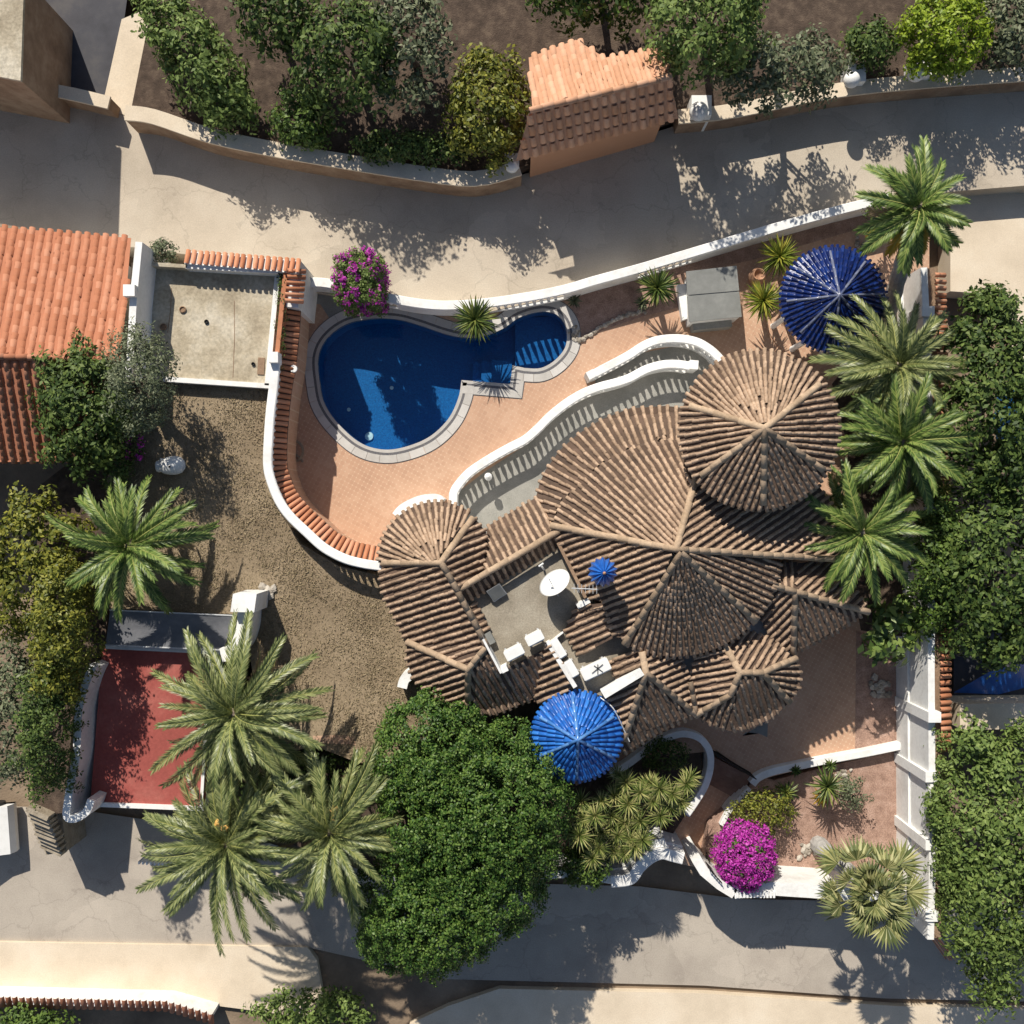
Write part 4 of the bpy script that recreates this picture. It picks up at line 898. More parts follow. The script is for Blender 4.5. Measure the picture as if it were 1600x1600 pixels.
NX, NY = 18, 6; a, b, c_, d_ = [P(*p) for p in ((172, 953, 2.9), (366, 962, 2.9), (350, 1016, 2.75), (165, 1008, 2.75))]; vs = []; fs = []
for j in range(NY+1):
    for i in range(NX+1):
        u, v = i/NX, j/NY; p = (a.lerp(b, u)).lerp(d_.lerp(c_, u), v); p.z -= .16*math.sin(u*math.pi)*math.sin(v*math.pi)+.03*math.sin(u*23)*math.sin(v*3.1); vs.append(p)
for j in range(NY):
    for i in range(NX): k = j*(NX+1)+i; fs.append((k, k+1, k+NX+2, k+NX+1))
g = MB(); g.add(vs, fs); g.build('cloth', M_net, t, True)
for p, q in ((a, b), (d_, c_)): g = MB(); g.tube([p, q], .025, 6); g.build('pole', M_metal, t)
for p in (a, b, c_, d_): g = MB(); g.tube([p, Vector((p.x, p.y, 1.7))], .03, 6); g.build('post', M_metal, t)
t = thing('wall_pier', 'tall white curved wall pier beside the shade cloth', 'wall', P(380, 965, 1.9))
g = MB(); g.prism(PP([(364, 928), (401, 928), (397, 957), (360, 956)], 3.75), 1.5); g.build('pier', M_rail, t)
pp_ = spline(PP([(382, 954), (380, 980), (372, 1005), (358, 1020), (345, 1024)], 3.35), 5); g = MB(); g.sweep(pp_, [(-.22, 0), (.22, 0), (.22, -2.2), (-.22, -2.2)]); g.build('wing', M_rail, t)

# ------------------------------------------------------------------ plants
def frond_mesh(L, bend, seed, lmax=.40, pairs=48, wd=.074):
    r = random.Random(seed); g = MB(); N = 14; pts = []; p = Vector((0, 0, 0)); tw_ = r.uniform(-.25, .25)
    for i in range(N+1):
        s = i/N; a = -bend*s**1.5; pts.append((p.copy(), Vector((math.cos(a), tw_*s*.5, math.sin(a))).normalized())); p = p+pts[-1][1]*(L/N)
    g.tube([q[0] for q in pts], [.03*(1-.85*i/N)+.004 for i in range(N+1)], 4); nr = len(g.f)
    for i in range(pairs):
        s = .10+.9*i/(pairs-1); f = s*N; k = min(N-1, int(f)); q = pts[k][0].lerp(pts[k+1][0], f-k); t = pts[k][1]
        side = Vector((0, 0, 1)).cross(t).normalized(); up = t.cross(side)
        l = lmax*(.25+.75*math.sin(math.pi*min(1, .12+s*.80))**.7)*r.uniform(.85, 1.1)
        for sg in (-1, 1):
            fw = .95+.35*s+r.uniform(-.1, .1); d = (t*fw+side*sg*(1-.3*s)+up*r.uniform(.15, .5)).normalized()
            e = q+d*l+Vector((0, 0, -.16*l)); m = q+d*l*.5; b = t*wd*.5
            g.add([q-b*.5, m-b, e, m+b, q+b*.5], [(0, 1, 3, 4), (1, 2, 3)])
    return g, nr
def make_frond(name, L, bend, seed, m, **k):
    g, nr = frond_mesh(L, bend, seed, **k); me = g.mesh(name); me.materials.append(m); me.materials.append(M_rachis)
    mi = [1 if i < nr else 0 for i in range(len(me.polygons))]; me.polygons.foreach_set('material_index', mi); return me
FR = {}
def fronds(L, m):
    key = (round(L, 2), m.name)
    if key not in FR: FR[key] = [make_frond('frond', L, b, i, m) for i, b in enumerate((.2, .4, .6, .8, 1.0, 1.3))]
    return FR[key]
def palm(label, crown, base, L, nf, m=M_frond, rt=.2, seed=0, name='date_palm', tm=M_trunk, group='date palms in the garden', yellow=0, fruit=None, dead=4):
    r = random.Random(seed); c = P(*crown); b = P(*base); t = thing(name, label, 'palm', b, group)
    mid = b.lerp(c, .5)+Vector((r.uniform(-.08, .08), r.uniform(-.08, .08), 0)); path = spline([b, mid, c], 8)
    n = len(path); g = MB(); g.tube(path, [rt*(1.25-.35*i/n)*(1.06 if i % 2 else .95) for i in range(n)], 12); g.build('trunk', tm, t)
    fs = fronds(L, m); ga = 2.39996
    for i in range(nf):
        f = (i+.5)/nf; el = R(74-100*f**.75+r.uniform(-9, 9)); az = i*ga+r.uniform(-.3, .3)
        me = fs[min(5, max(0, int(1+4.2*(1-f*.7)*r.uniform(.7, 1.25))))]
        o = bpy.data.objects.new('frond', me); C.objects.link(o); sc_ = (.66+.34*min(1, f*2))*r.uniform(.82, 1.1)
        o.matrix_basis = Matrix.Translation(c+Vector((0, 0, .12*(1-f)))) @ Matrix.Rotation(az, 4, 'Z') @ Matrix.Rotation(-el, 4, 'Y') @ Matrix.Rotation(r.uniform(-.6, .6), 4, 'X') @ Matrix.Diagonal((sc_, sc_, sc_, 1)); adopt(o, t)
    if yellow:
        fy = fronds(L*.85, M_frondy)
        for i in range(yellow):
            o = bpy.data.objects.new('dry_frond', fy[2]); C.objects.link(o); az = (R(200), R(260), R(290), R(240))[i % 4]+r.uniform(-.1, .1)
            o.matrix_basis = Matrix.Translation(c) @ Matrix.Rotation(az, 4, 'Z') @ Matrix.Rotation(R(28), 4, 'Y'); adopt(o, t); o['label'] = 'yellow dying frond'
    fd = fronds(L*.8, M_deadf)
    for i in range(dead):
        o = bpy.data.objects.new('dry_frond', fd[r.choice((3, 4, 5))]); C.objects.link(o); o['label'] = 'dead brown frond'
        o.matrix_basis = Matrix.Translation(c+Vector((0, 0, -.1))) @ Matrix.Rotation(r.uniform(0, 6.28), 4, 'Z') @ Matrix.Rotation(R(r.uniform(12, 45)), 4, 'Y') @ Matrix.Rotation(r.uniform(-1, 1), 4, 'X'); adopt(o, t)
    g = MB(); g.lathe(c+Vector((0, 0, -.15)), [(rt*.9, -.2), (rt*1.25, 0), (rt*.9, .22), (.05, .4)], 10); g.build('crown_base', M_trunk, t)
    if fruit:
        for k in range(3):
            a = P(fruit[0]+r.uniform(-5, 5), fruit[1]+k*7-5, crown[2]+.35); bm = bmesh.new(); bmesh.ops.create_icosphere(bm, subdivisions=2, radius=.13)
            for v in bm.verts: v.co *= r.uniform(.8, 1.15)
            bmesh.ops.translate(bm, vec=a, verts=bm.verts); me = bpy.data.meshes.new('fruit_cluster'); bm.to_mesh(me); bm.free(); link('fruit_cluster', me, M_fruit, t)
    return t
palm('date palm with long fronds over the left end of the lawn, above the shade cloth', (203, 852, 4.6), (225, 850, 2.1), 2.5, 40, M_frond2, seed=1)
palm('date palm overhanging the right edge of the red roof', (368, 1114, 4.6), (405, 1095, 1.0), 3.05, 54, seed=2, fruit=None)
palm('lowest left date palm with pale orange fruit, over the street', (356, 1318, 4.4), (400, 1280, 1.0), 3.15, 56, seed=3, fruit=(346, 1284))
palm('date palm touching the left side of the big round tree', (516, 1300, 4.4), (540, 1260, 1.0), 2.95, 54, seed=4, fruit=(526, 1270))
palm('leaning palm with pale trunk and yellow fronds at the top right corner', (1434, 325, 5.2), (1383, 505, 0), 1.9, 30, M_frond2, seed=5, tm=M_trunkp, rt=.24, yellow=6, dead=6)
palm('grey-green date palm below the blue gazebo', (1402, 572, 3.6), (1358, 590, 0), 2.55, 44, seed=6)
palm('date palm level with the round tower roof, by the right wall', (1408, 690, 3.8), (1362, 700, 0), 2.55, 44, M_frond2, seed=7)
palm('green palm at the right corner of the villa roof', (1345, 832, 3.7), (1310, 840, 0), 2.3, 36, M_frond2, seed=8, tm=M_trunkp)

def fan_mesh(rad, pet, seg=17, spread=R(300), seed=0, fold=.3, droop=.25):
    r = random.Random(seed); g = MB(); g.tube([Vector((0, 0, 0)), Vector((pet*.6, 0, .02)), Vector((pet, 0, 0))], [.016, .012, .01], 4); nr = len(g.f); c = Vector((pet, 0, 0))
    for i in range(seg):
        a = -spread/2+spread*i/(seg-1); l = rad*(.72+.28*math.cos(a*.55))*r.uniform(.9, 1.05); d = Vector((math.cos(a), math.sin(a), 0)); n = Vector((-d.y, d.x, 0)); wd = spread/seg*l*.36
        z = fold*.1*(1 if i % 2 else -1)
        g.add([c, c+d*l*.55-n*wd+Vector((0, 0, z-.02)), c+d*l+Vector((0, 0, -droop*l+r.uniform(-.03, .03))), c+d*l*.55+n*wd+Vector((0, 0, -z-.02)), c+d*l*.5+Vector((0, 0, .03))], [(0, 1, 4), (1, 2, 4), (2, 3, 4), (3, 0, 4)])
    return g, nr
FN = {}
def fans(rad, pet, m, spread=300):
    key = (rad, pet, m.name)
    if key not in FN:
        FN[key] = []
        for i in range(4):
            g, nr = fan_mesh(rad, pet, seed=i, droop=.1+.12*i, spread=R(spread)); me = g.mesh('leaf'); me.materials.append(m); me.materials.append(M_rachis); me.polygons.foreach_set('material_index', [1 if k < nr else 0 for k in range(len(me.polygons))]); FN[key].append(me)
    return FN[key]
def fan_palm(label, crown, base, rad, pet, n, m, seed, rt=.14, name='fan_palm', group='fan palms in the garden', lo=-25, tm=M_trunk, spread=300, extra=0):
    r = random.Random(seed); c = P(*crown); b = P(*base); t = thing(name, label, 'palm', b, group)
    path = spline([b, b.lerp(c, .5)+Vector((0, 0, .15)), c], 6); g = MB(); g.tube(path, [rt*(1.2 if i < 3 else 1)*(1.05 if i % 2 else .96) for i in range(len(path))], 10); g.build('trunk', tm, t)
    fs = fans(rad, pet, m, spread)
    for i in range(n):
        f = (i+.5)/n; el = R(80-(80-lo)*f**.75+r.uniform(-8, 8)); az = i*2.39996+r.uniform(-.2, .2); s_ = r.uniform(.82, 1.1)*(.7+.3*min(1, 2*f))
        o = bpy.data.objects.new('leaf', fs[r.randrange(4)]); C.objects.link(o)
        o.matrix_basis = Matrix.Translation(c) @ Matrix.Rotation(az, 4, 'Z') @ Matrix.Rotation(-el, 4, 'Y') @ Matrix.Rotation(r.uniform(-.5, .5), 4, 'X') @ Matrix.Diagonal((s_, s_, s_, 1)); adopt(o, t)
    if extra:
        for i in range(extra):
            f = (i+.5)/extra; o = bpy.data.objects.new('leaf', fans(rad*.92, pet*.35, m, spread)[r.randrange(4)]); C.objects.link(o)
            o.matrix_basis = Matrix.Translation(c+Vector((0, 0, .15))) @ Matrix.Rotation(i*2.39996, 4, 'Z') @ Matrix.Rotation(-R(70-55*f+r.uniform(-8, 8)), 4, 'Y') @ Matrix.Rotation(r.uniform(-.6, .6), 4, 'X'); adopt(o, t)
    return t
def spike_palm(label, crown, base, rad, n, m, seed, name='dwarf_palm', group='small spiky palms', rt=.1, wdl=.034, lo=-10, cat='palm'):
    """rosette of stiff narrow leaves, each leaf a piece of its own"""
    r = random.Random(seed); c = P(*crown); b = P(*base); t = thing(name, label, cat, b, group)
    g = MB(); g.tube([b, c], [rt*1.2, rt], 8); g.build('trunk', M_trunk, t)
    key = ('sp', rad, wdl, m.name)
    if key not in FN:
        FN[key] = []
        for i in range(3):
            g = MB(); q = [Vector((rad*s, 0, -rad*(.05+.12*i)*s*s)) for s in (0, .35, .7, 1)]; ws = (.4, 1, .75, .02)
            vs = []
            for p_, w_ in zip(q, ws): vs += [p_+Vector((0, wdl*w_, .02)), p_, p_+Vector((0, -wdl*w_, .02))]
            g.add(vs, [(k*3+j, k*3+j+1, k*3+j+4, k*3+j+3) for k in range(3) for j in range(2)]); me = g.mesh('leaf'); me.materials.append(m); FN[key].append(me)
    for i in range(n):
        f = (i+.5)/n; el = R(80-(80-lo)*f**.7+r.uniform(-6, 6)); az = i*2.39996+r.uniform(-.15, .15); s_ = r.uniform(.8, 1.1)*(.75+.25*min(1, 2*f))
        o = bpy.data.objects.new('leaf', FN[key][r.randrange(3)]); C.objects.link(o)
        o.matrix_basis = Matrix.Translation(c) @ Matrix.Rotation(az, 4, 'Z') @ Matrix.Rotation(-el, 4, 'Y') @ Matrix.Diagonal((s_, s_, s_, 1)); adopt(o, t)
    return t
fan_palm('large grey-green fan palm with leaning pale trunk at the bottom right corner', (1356, 1388, 3.0), (1277, 1318, -.66), .80, 1.15, 26, M_fan2, 11, .26, tm=M_trunkp, lo=-30, spread=165, extra=16)
spike_palm('fan palm overhanging the top edge of the pool', (742, 500, 1.5), (742, 488, 0), .85, 105, M_fan, 12)
spike_palm('fan palm left of the grey hut', (1027, 450, 1.4), (1024, 456, 0), .78, 105, M_fan, 13)
spike_palm('upper lime-green fan palm between hut and gazebo', (1218, 401, 1.3), (1215, 410, 0), .76, 105, M_fan3, 14)
spike_palm('lower lime-green fan palm beside the gazebo roof edge', (1193, 470, 1.5), (1190, 476, 0), .76, 105, M_fan3, 15)
spike_palm('small green palm above the yellow-green shrub', (1228, 1238, .1), (1226, 1234, -.66), .50, 46, M_fan, 16)
spike_palm('green cycad with yellow lower leaves in the gravel bed', (1292, 1228, .5), (1285, 1222, -.66), .75, 56, M_fan, 17)
spike_palm('yellow agave at the foot of the green cycad', (1282, 1246, 0), (1280, 1244, -.66), .40, 26, M_frondy, 18, cat='agave', name='agave', group='agaves')
spike_palm('small dark agave on the low wall left of the cycad', (1243, 1204, 0), (1241, 1202, -.3), .26, 22, M_dgreen, 19, cat='agave', name='agave', group='agaves')
spike_palm('small dark agave on the low wall right of the cycad', (1297, 1196, 0), (1294, 1193, -.3), .28, 22, M_dgreen, 20, cat='agave', name='agave', group='agaves')
spike_palm('small agave beside the right end of the pool', (897, 470, .3), (897, 471, 0), .30, 22, M_olive, 21, cat='agave', name='agave', group='agaves')
spike_palm('small agave at the foot of the fan palm left of the hut', (1004, 474, .35), (1003, 475, 0), .32, 24, M_olive, 22, cat='agave', name='agave', group='agaves')
# yuccas
def yucca(label, heads, z, base, seed, m=M_yucca, rad=.52, n=64, group='yuccas in the south bed'):
    r = random.Random(seed); b = P(*base); t = thing('yucca', label, 'yucca', b, group)
    key = ('yu', rad, m.name)
    if key not in FN:
        FN[key] = []
        for k in range(3):
            rr = random.Random(k+50); g = MB()
            for i in range(n):
                f = (i+.5)/n; el = R(85-105*f**.8); az = i*2.39996+rr.uniform(-.2, .2); d = Vector((math.cos(az)*math.cos(el), math.sin(az)*math.cos(el), math.sin(el))); l = rad*rr.uniform(.8, 1.1); s_ = Vector((-math.sin(az), math.cos(az), 0))*.017
                g.add([s_*.6, -s_*.6, d*l*.5-s_, d*l+Vector((0, 0, -.10*l)), d*l*.5+s_], [(0, 1, 2, 4), (4, 2, 3)])
            me = g.mesh('leaf_rosette'); me.materials.append(m); FN[key].append(me)
    for (x, y) in heads:
        zz = z+r.uniform(-.5, .5); c = P(x, y, zz); g = MB(); g.tube(spline([b+Vector((r.uniform(-.2, .2), r.uniform(-.2, .2), 0)), b.lerp(c, .55)+Vector((0, 0, -.25)), c], 4), [.09]*5+[.07]*4, 6); g.build('stem', M_bark, t)
        for q in range(1+(r.random() < .45)):
            o = bpy.data.objects.new('leaf_rosette', FN[key][r.randrange(3)]); C.objects.link(o); s_ = r.uniform(.8, 1.15)
            o.matrix_basis = Matrix.Translation(c+Vector((r.uniform(-.25, .25), r.uniform(-.25, .25), -.3))*(1 if q else 0)+Matrix.Identity(4)*0 if False else c+(Vector((r.uniform(-.25, .25), r.uniform(-.25, .25), -.3)) if q else Vector())) @ Matrix.Rotation(r.uniform(0, 6), 4, 'Z') @ Matrix.Rotation(r.uniform(-.3, .3), 4, 'X') @ Matrix.Diagonal((s_, s_, s_, 1)); adopt(o, t)
yucca('tall yucca clump nearest the blue dome', [(978, 1222), (960, 1245), (1000, 1238), (940, 1252), (982, 1256)], 2.6, (960, 1240, -.65), 1)
yucca('yucca clump along the curved white wall', [(1030, 1232), (1050, 1240), (1072, 1225), (1020, 1252), (1046, 1262), (1064, 1252), (1012, 1228), (1032, 1275)], 2.2, (1035, 1245, -.65), 2)
yucca('yucca clump against the right side of the big round tree', [(908, 1252), (912, 1280), (895, 1270), (930, 1275), (905, 1305), (890, 1300)], 2.6, (905, 1275, -.65), 3)
yucca('yucca clump in the middle of the south bed', [(955, 1275), (975, 1285), (1000, 1283), (940, 1300), (965, 1305), (985, 1310)], 2.2, (962, 1285, -.65), 4)
yucca('yucca clump behind the scrolled gate wall', [(992, 1322), (1004, 1312), (975, 1332), (958, 1330), (936, 1325), (925, 1340)], 2.2, (962, 1322, -.65), 5)
yucca('yucca clump of small heads by the right wall, below the palms', [(1410, 738), (1430, 755), (1452, 740), (1475, 765), (1400, 748), (1420, 775)], 2.4, (1395, 755, 0), 6, group='yuccas by the right wall')

# leafy crowns
def leaf_mesh(name, Cn, N, size, seed, asp=.5, flat=1.0):
    r = np.random.default_rng(seed); n = len(Cn)
    nrm = N*flat+r.normal(size=(n, 3))*.55; nrm /= np.linalg.norm(nrm, axis=1)[:, None]
    a = np.cross(nrm, r.normal(size=(n, 3))); a /= np.linalg.norm(a, axis=1)[:, None]; b = np.cross(nrm, a)
    s = (size*r.uniform(.7, 1.3, n))[:, None]
    V = np.stack([Cn-a*s*.5, Cn-b*s*.5*asp+nrm*s*.06, Cn+a*s*.5, Cn+b*s*.5*asp+nrm*s*.06], 1).reshape(-1, 3)
    me = bpy.data.meshes.new(name); me.vertices.add(4*n); me.vertices.foreach_set('co', V.ravel()); me.loops.add(4*n); me.polygons.add(n)
    me.loops.foreach_set('vertex_index', np.arange(4*n)); me.polygons.foreach_set('loop_start', np.arange(0, 4*n, 4)); me.polygons.foreach_set('loop_total', np.full(n, 4)); me.update(calc_edges=True); return me
def blob_points(c, rad, n_cl, per, cr, seed, lump=.14, inner=.25, box=False, low=-.5):
    """clump centres on a lumpy ellipsoid (or box) shell, leaves scattered round each clump"""
    r = np.random.default_rng(seed); d = r.normal(size=(n_cl*3, 3)); d /= np.linalg.norm(d, axis=1)[:, None]; d = d[d[:, 2] > low][:n_cl]
    ph = r.uniform(0, 6, 9); f = 1+lump*(np.sin(d[:, 0]*7+ph[0])*np.sin(d[:, 1]*6+ph[1])+.7*np.sin(d[:, 2]*8+ph[2])*np.sin(d[:, 0]*11+ph[3])+.5*np.sin(d[:, 1]*15+ph[4]))
    f *= np.where(r.random(len(d)) < inner, r.uniform(.45, .9, len(d)), r.uniform(.88, 1.05, len(d)))
    rad = np.array(rad)
    if box:
        q = d/np.max(np.abs(d), axis=1)[:, None]; q = q*.85+d*.15; cen = np.array(c)+q*rad*f[:, None]
    else: cen = np.array(c)+d*rad*f[:, None]
    off = r.normal(size=(len(d), per, 3)); off *= (cr*r.uniform(.3, 1, (len(d), per))/np.linalg.norm(off, axis=2))[:, :, None]
    pts = (cen[:, None, :]+off).reshape(-1, 3)
    N = (d[:, None, :]*.6+off/cr*.6+np.array([0, 0, .45])).reshape(-1, 3)
    return pts, N
def tree(name, label, cat, c, rad, base, m, n_cl, per, cr, size, seed, trunk=True, group=None, flowers=None, box=False, lump=.14, asp=.5, low=-.5, tr=.16, bm_=M_bark, lobes=()):
    b = P(*base); cc = P(*c); t = thing(name, label, cat, b, group)
    pts, N = blob_points(cc, rad, n_cl, per, cr, seed, lump, box=box, low=low)
    for k, (lc, lr, ln) in enumerate(lobes):
        p2, n2 = blob_points(P(*lc), lr, ln, per, cr, seed+k+7, lump, box=box, low=low); pts = np.concatenate([pts, p2]); N = np.concatenate([N, n2])
    link('crown', leaf_mesh('crown', pts, N, size, seed, asp), m, t)
    if trunk:
        r = random.Random(seed); top = cc+Vector((0, 0, -rad[2]*.3)); g = MB(); g.tube(spline([b, b.lerp(top, .5)+Vector((r.uniform(-.1, .1), r.uniform(-.1, .1), 0)), top], 5), [tr*(1.2-.5*i/10) for i in range(11)], 8); tk = g.build('trunk', bm_, t)
        for k in range(6):
            a = k*1.05+r.uniform(-.3, .3); e = cc+Vector((math.cos(a)*rad[0]*.7, math.sin(a)*rad[1]*.7, r.uniform(-.1, .45)*rad[2])); s0 = b.lerp(top, .6+.06*k)
            g = MB(); g.tube(spline([s0, s0.lerp(e, .5)+Vector((0, 0, .1)), e], 3), [tr*.5-.055*tr*i for i in range(7)], 5); g.build('limb', bm_, tk)
    if flowers:
        fm, fn, fp, fs_ = flowers; pts, N = blob_points(cc+Vector((0, 0, .03)), [x*1.04 for x in rad], fn, fp, cr*.9, seed+99, lump, inner=.05, low=low, box=box); o = link('flowers', leaf_mesh('flowers', pts, N, fs_, seed+9, .8), fm, t); o['label'] = 'magenta flower bracts'
    return t
tree('ficus_tree', 'huge dense round green tree at bottom centre', 'tree', (772, 1265, 3.0), (2.30, 2.75, 2.4), (760, 1260, -.65), M_ficus, 1000, 38, .21, .095, 31, lump=.05, tr=.3, asp=.6, low=-.25, lobes=[((678, 1180, 3.2), (1.95, 1.95, 1.8), 640), ((672, 1410, 2.6), (2.25, 2.15, 2.1), 850), ((745, 1370, 2.8), (2.2, 2.0, 2.1), 680), ((690, 1280, 3.4), (2.0, 2.4, 1.9), 600), ((620, 1460, 1.6), (1.2, 1.1, 1.2), 300)])
tree('olive_tree', 'grey-green olive tree at the corner of the concrete deck', 'tree', (222, 590, 4.6), (.95, 1.5, 1.1), (238, 620, 2.2), M_olive, 230, 26, .28, .11, 32, lump=.2, asp=.4)
tree('bougainvillea', 'tall clipped bougainvillea with scattered magenta flowers above the pool', 'shrub', (566, 446, 1.9), (.72, .80, 1.5), (566, 452, 0), M_mgreen, 750, 24, .14, .085, 33, flowers=(M_mag, 215, 16, .075), lump=.04, box=True)
tree('bougainvillea', 'round bright magenta bougainvillea bush by the entrance gate', 'shrub', (1163, 1334, .7), (.95, 1.06, 1.1), (1156, 1326, -.66), M_green, 260, 20, .15, .085, 34, flowers=(M_mag, 620, 24, .075), lump=.05)
tree('garden_shrub', 'yellow-green leafy shrub beside the magenta bush', 'shrub', (1190, 1268, .2), (.95, .75, .6), (1186, 1264, -.66), M_ygreen, 150, 20, .2, .10, 35, lump=.25, tr=.05)
tree('garden_shrub', 'grey-green shrub right of the green cycad', 'shrub', (1330, 1238, .1), (.45, .55, .5), (1326, 1234, -.66), M_olive, 70, 18, .18, .09, 36, lump=.25, tr=.05)
tree('garden_shrub', 'dark shrub in the shade inside the curved white wall', 'shrub', (1040, 1180, 0), (.75, .5, .5), (1036, 1178, -.65), M_dgreen, 90, 20, .2, .10, 37, tr=.05)
tree('garden_shrub', 'glossy green shrub in front of the yuccas at the street', 'shrub', (915, 1350, 1.5), (.75, .65, .8), (908, 1342, -.65), M_green, 120, 22, .22, .12, 38, lump=.2, tr=.06)
tree('banana_plant', 'broad-leaved bright green plant at the right end of the brown court', 'plant', (1398, 985, 1.6), (1.1, 1.0, .8), (1372, 980, 0), M_frond2, 46, 9, .34, .42, 39, lump=.3, asp=.45, tr=.08)
tree('hedge', 'dense green climbing hedge on the right wall', 'hedge', (1462, 880, 2.3), (.62, 2.3, 1.2), (1430, 890, 0), M_green, 330, 24, .26, .13, 40, lump=.2, tr=.06)
tree('hedge', 'loose green creeper over the lower end of the right wall', 'hedge', (1466, 1300, 2.0), (.32, 2.9, 1.0), (1450, 1300, -1.6), M_mgreen, 230, 20, .22, .10, 41, lump=.2, tr=.05)
tree('hedge', 'yellow tipped conifer hedge at the left edge of the garden', 'hedge', (104, 985, 4.0), (.80, 2.2, 1.6), (140, 985, 1.3), M_ygreen, 330, 24, .28, .13, 42, lump=.2, tr=.08)
tree('hedge', 'dark green hedge with red flowers beside the red roof', 'hedge', (84, 1130, 3.7), (.66, 2.1, 1.6), (112, 1140, 1.3), M_dgreen, 330, 24, .26, .12, 43, lump=.2, tr=.08)
tree('garden_shrub', 'dark creeper along the wall below the olive tree', 'shrub', (180, 690, 2.8), (.5, 1.6, .6), (190, 690, 2.0), M_dgreen, 130, 22, .22, .11, 44, lump=.25, tr=.05)
tree('bougainvillea', 'small shaded bougainvillea with purple flowers below the olive tree', 'shrub', (208, 690, 2.8), (.30, .6, .35), (212, 690, 2.2), M_dgreen, 40, 18, .15, .09, 45, flowers=(M_mag, 30, 14, .08), tr=.04)
tree('garden_shrub', 'grey shrub behind the concrete deck at the street', 'shrub', (256, 394, 2.6), (.42, .35, .35), (258, 398, 2.2), M_olive, 50, 18, .16, .09, 46, tr=.05)
tree('garden_shrub', 'low green plants under the right-hand palms', 'shrub', (1375, 640, .7), (.9, 2.4, .55), (1370, 640, 0), M_olive, 240, 18, .26, .14, 47, lump=.3, tr=.05)
tree('garden_shrub', 'low shrub below the leaning palm beside the gazebo', 'shrub', (1385, 330, 1.7), (.65, .42, .5), (1375, 338, 0), M_green, 80, 20, .2, .10, 48, lump=.3, tr=.05)
tree('garden_shrub', 'low green scrub under the three lower date palms', 'shrub', (440, 1210, 1.6), (2.2, 1.1, .45), (440, 1210, 1.0), M_dgreen, 200, 18, .28, .14, 49, lump=.3, tr=.05)
tree('garden_shrub', 'narrow planter shrub between deck edging and orange tiles', 'shrub', (440, 490, 2.75), (.14, 1.5, .2), (440, 490, 2.4), M_dgreen, 60, 14, .14, .07, 50, tr=.03)

# dry grass on the lawn
lp = [P(x, y, lz(y)) for x, y in LAWN]; rn = np.random.default_rng(5); bl = []
while len(bl) < 26000:
    qx, qy = rn.uniform(165, 680), rn.uniform(590, 1200); zz = lz(qy); q = P(qx, qy, zz)
    if inside(lp, q.x, q.y) and (math.sin(qx*.043+1.3*math.sin(qy*.031))*math.sin(qy*.037)+rn.uniform(-.8, 1.2) > 0): bl.append((q.x, q.y, zz+.02))
bl = np.array(bl); o = link('grass', leaf_mesh('grass', bl, np.tile(np.array([0, 0, .35]), (len(bl), 1)), .085, 3, .28), mat('dry grass blade', (.20, .16, .09), (.29, .23, .14), (.39, .315, .20), .6, .85, island=.45)); tag(o, 'short dry grass covering the raised lawn', 'grass', kind='stuff')

# ------------------------------------------------------------------ neighbourhood
def retaining(pts, zt, zb, wd, label, m=M_brown, name='retaining_wall'):
    t = thing(name, label, 'wall', P(pts[len(pts)//2][0], pts[len(pts)//2][1], zb)); path = spline(PP(pts, zt), 4); h = wd/2
    g = MB(); g.sweep(path, [(-h, -.1), (h, -.1), (h, zb-zt), (-h, zb-zt)]); g.build('wall_panel', m, t)
    g = MB(); g.sweep(path, [(-h-.04, 0), (h+.04, 0), (h+.04, -.1), (-h-.04, -.1)]); g.build('coping', M_walk, t); return t
retaining([(195, 176), (240, 182), (330, 212), (440, 235), (540, 252), (640, 268), (740, 279), (812, 262)], 1.55, -.5, .42, 'brown wall with tan coping along the far side of the upper road')
retaining([(-200, 100), (0, 132), (90, 142), (170, 160)], 1.2, -.5, .35, 'low brown wall at the top left of the upper road')
retaining([(1060, 182), (1150, 172), (1300, 142), (1450, 126), (1650, 112)], 1.3, -.5, .40, 'brown wall with white posts at the top right of the road')
for i, (x, y, s_) in enumerate(((1090, 178, .42), (1328, 128, .36), (1428, 118, .38), (800, 262, .3))):
    t = thing('gate_post', ['squat white post beside the salmon-roofed house', 'white round-topped post left of the two on the far right wall', 'white round-topped post on the far right wall below the lime bush', 'small white post left of the salmon-roofed house'][i], 'post', P(x, y, .25), 'white posts on the far walls')
    g = MB(); g.box(P(x, y, .95), (s_*1.6, s_*1.6, 1.5)); g.build('post_body', M_white, t)
    bm = bmesh.new(); bmesh.ops.create_icosphere(bm, subdivisions=3, radius=s_*.75); bmesh.ops.translate(bm, vec=P(x, y, 1.7)+Vector((0, 0, s_*.5)), verts=bm.verts); me = bpy.data.meshes.new('post_ball'); bm.to_mesh(me); bm.free(); link('post_ball', me, M_rail, t, True)
def nhouse(label, facets, walls, zt, m, ridges_=(), w=.3, c=.24, base=None):
    t = thing('neighbour_house', label, 'house', P(walls[0][0], walls[0][1], -.4)); tl = []; pn = MB(); rd = []
    for poly, d in facets: facet(poly, tl, pn, d=d, w=w, c=c)
    for a, b in ridges_: ridge(a, b, rd)
    pn.build('roof_pan', m, t); emit(tl, barrel(.19, .21, .085, c*1.3, 4), 'roof_tile', m, t, 300, 'roof_tiles', key=lambda M: -M.translation.z)
    if rd: emit(rd, barrel(.20, .22, .10, .42), 'ridge_tile', m, t)
    g = MB(); g.prism(PP(walls, zt), -1.9); g.build('wall', M_salmon if 'salmon' in label else M_white, t); return t
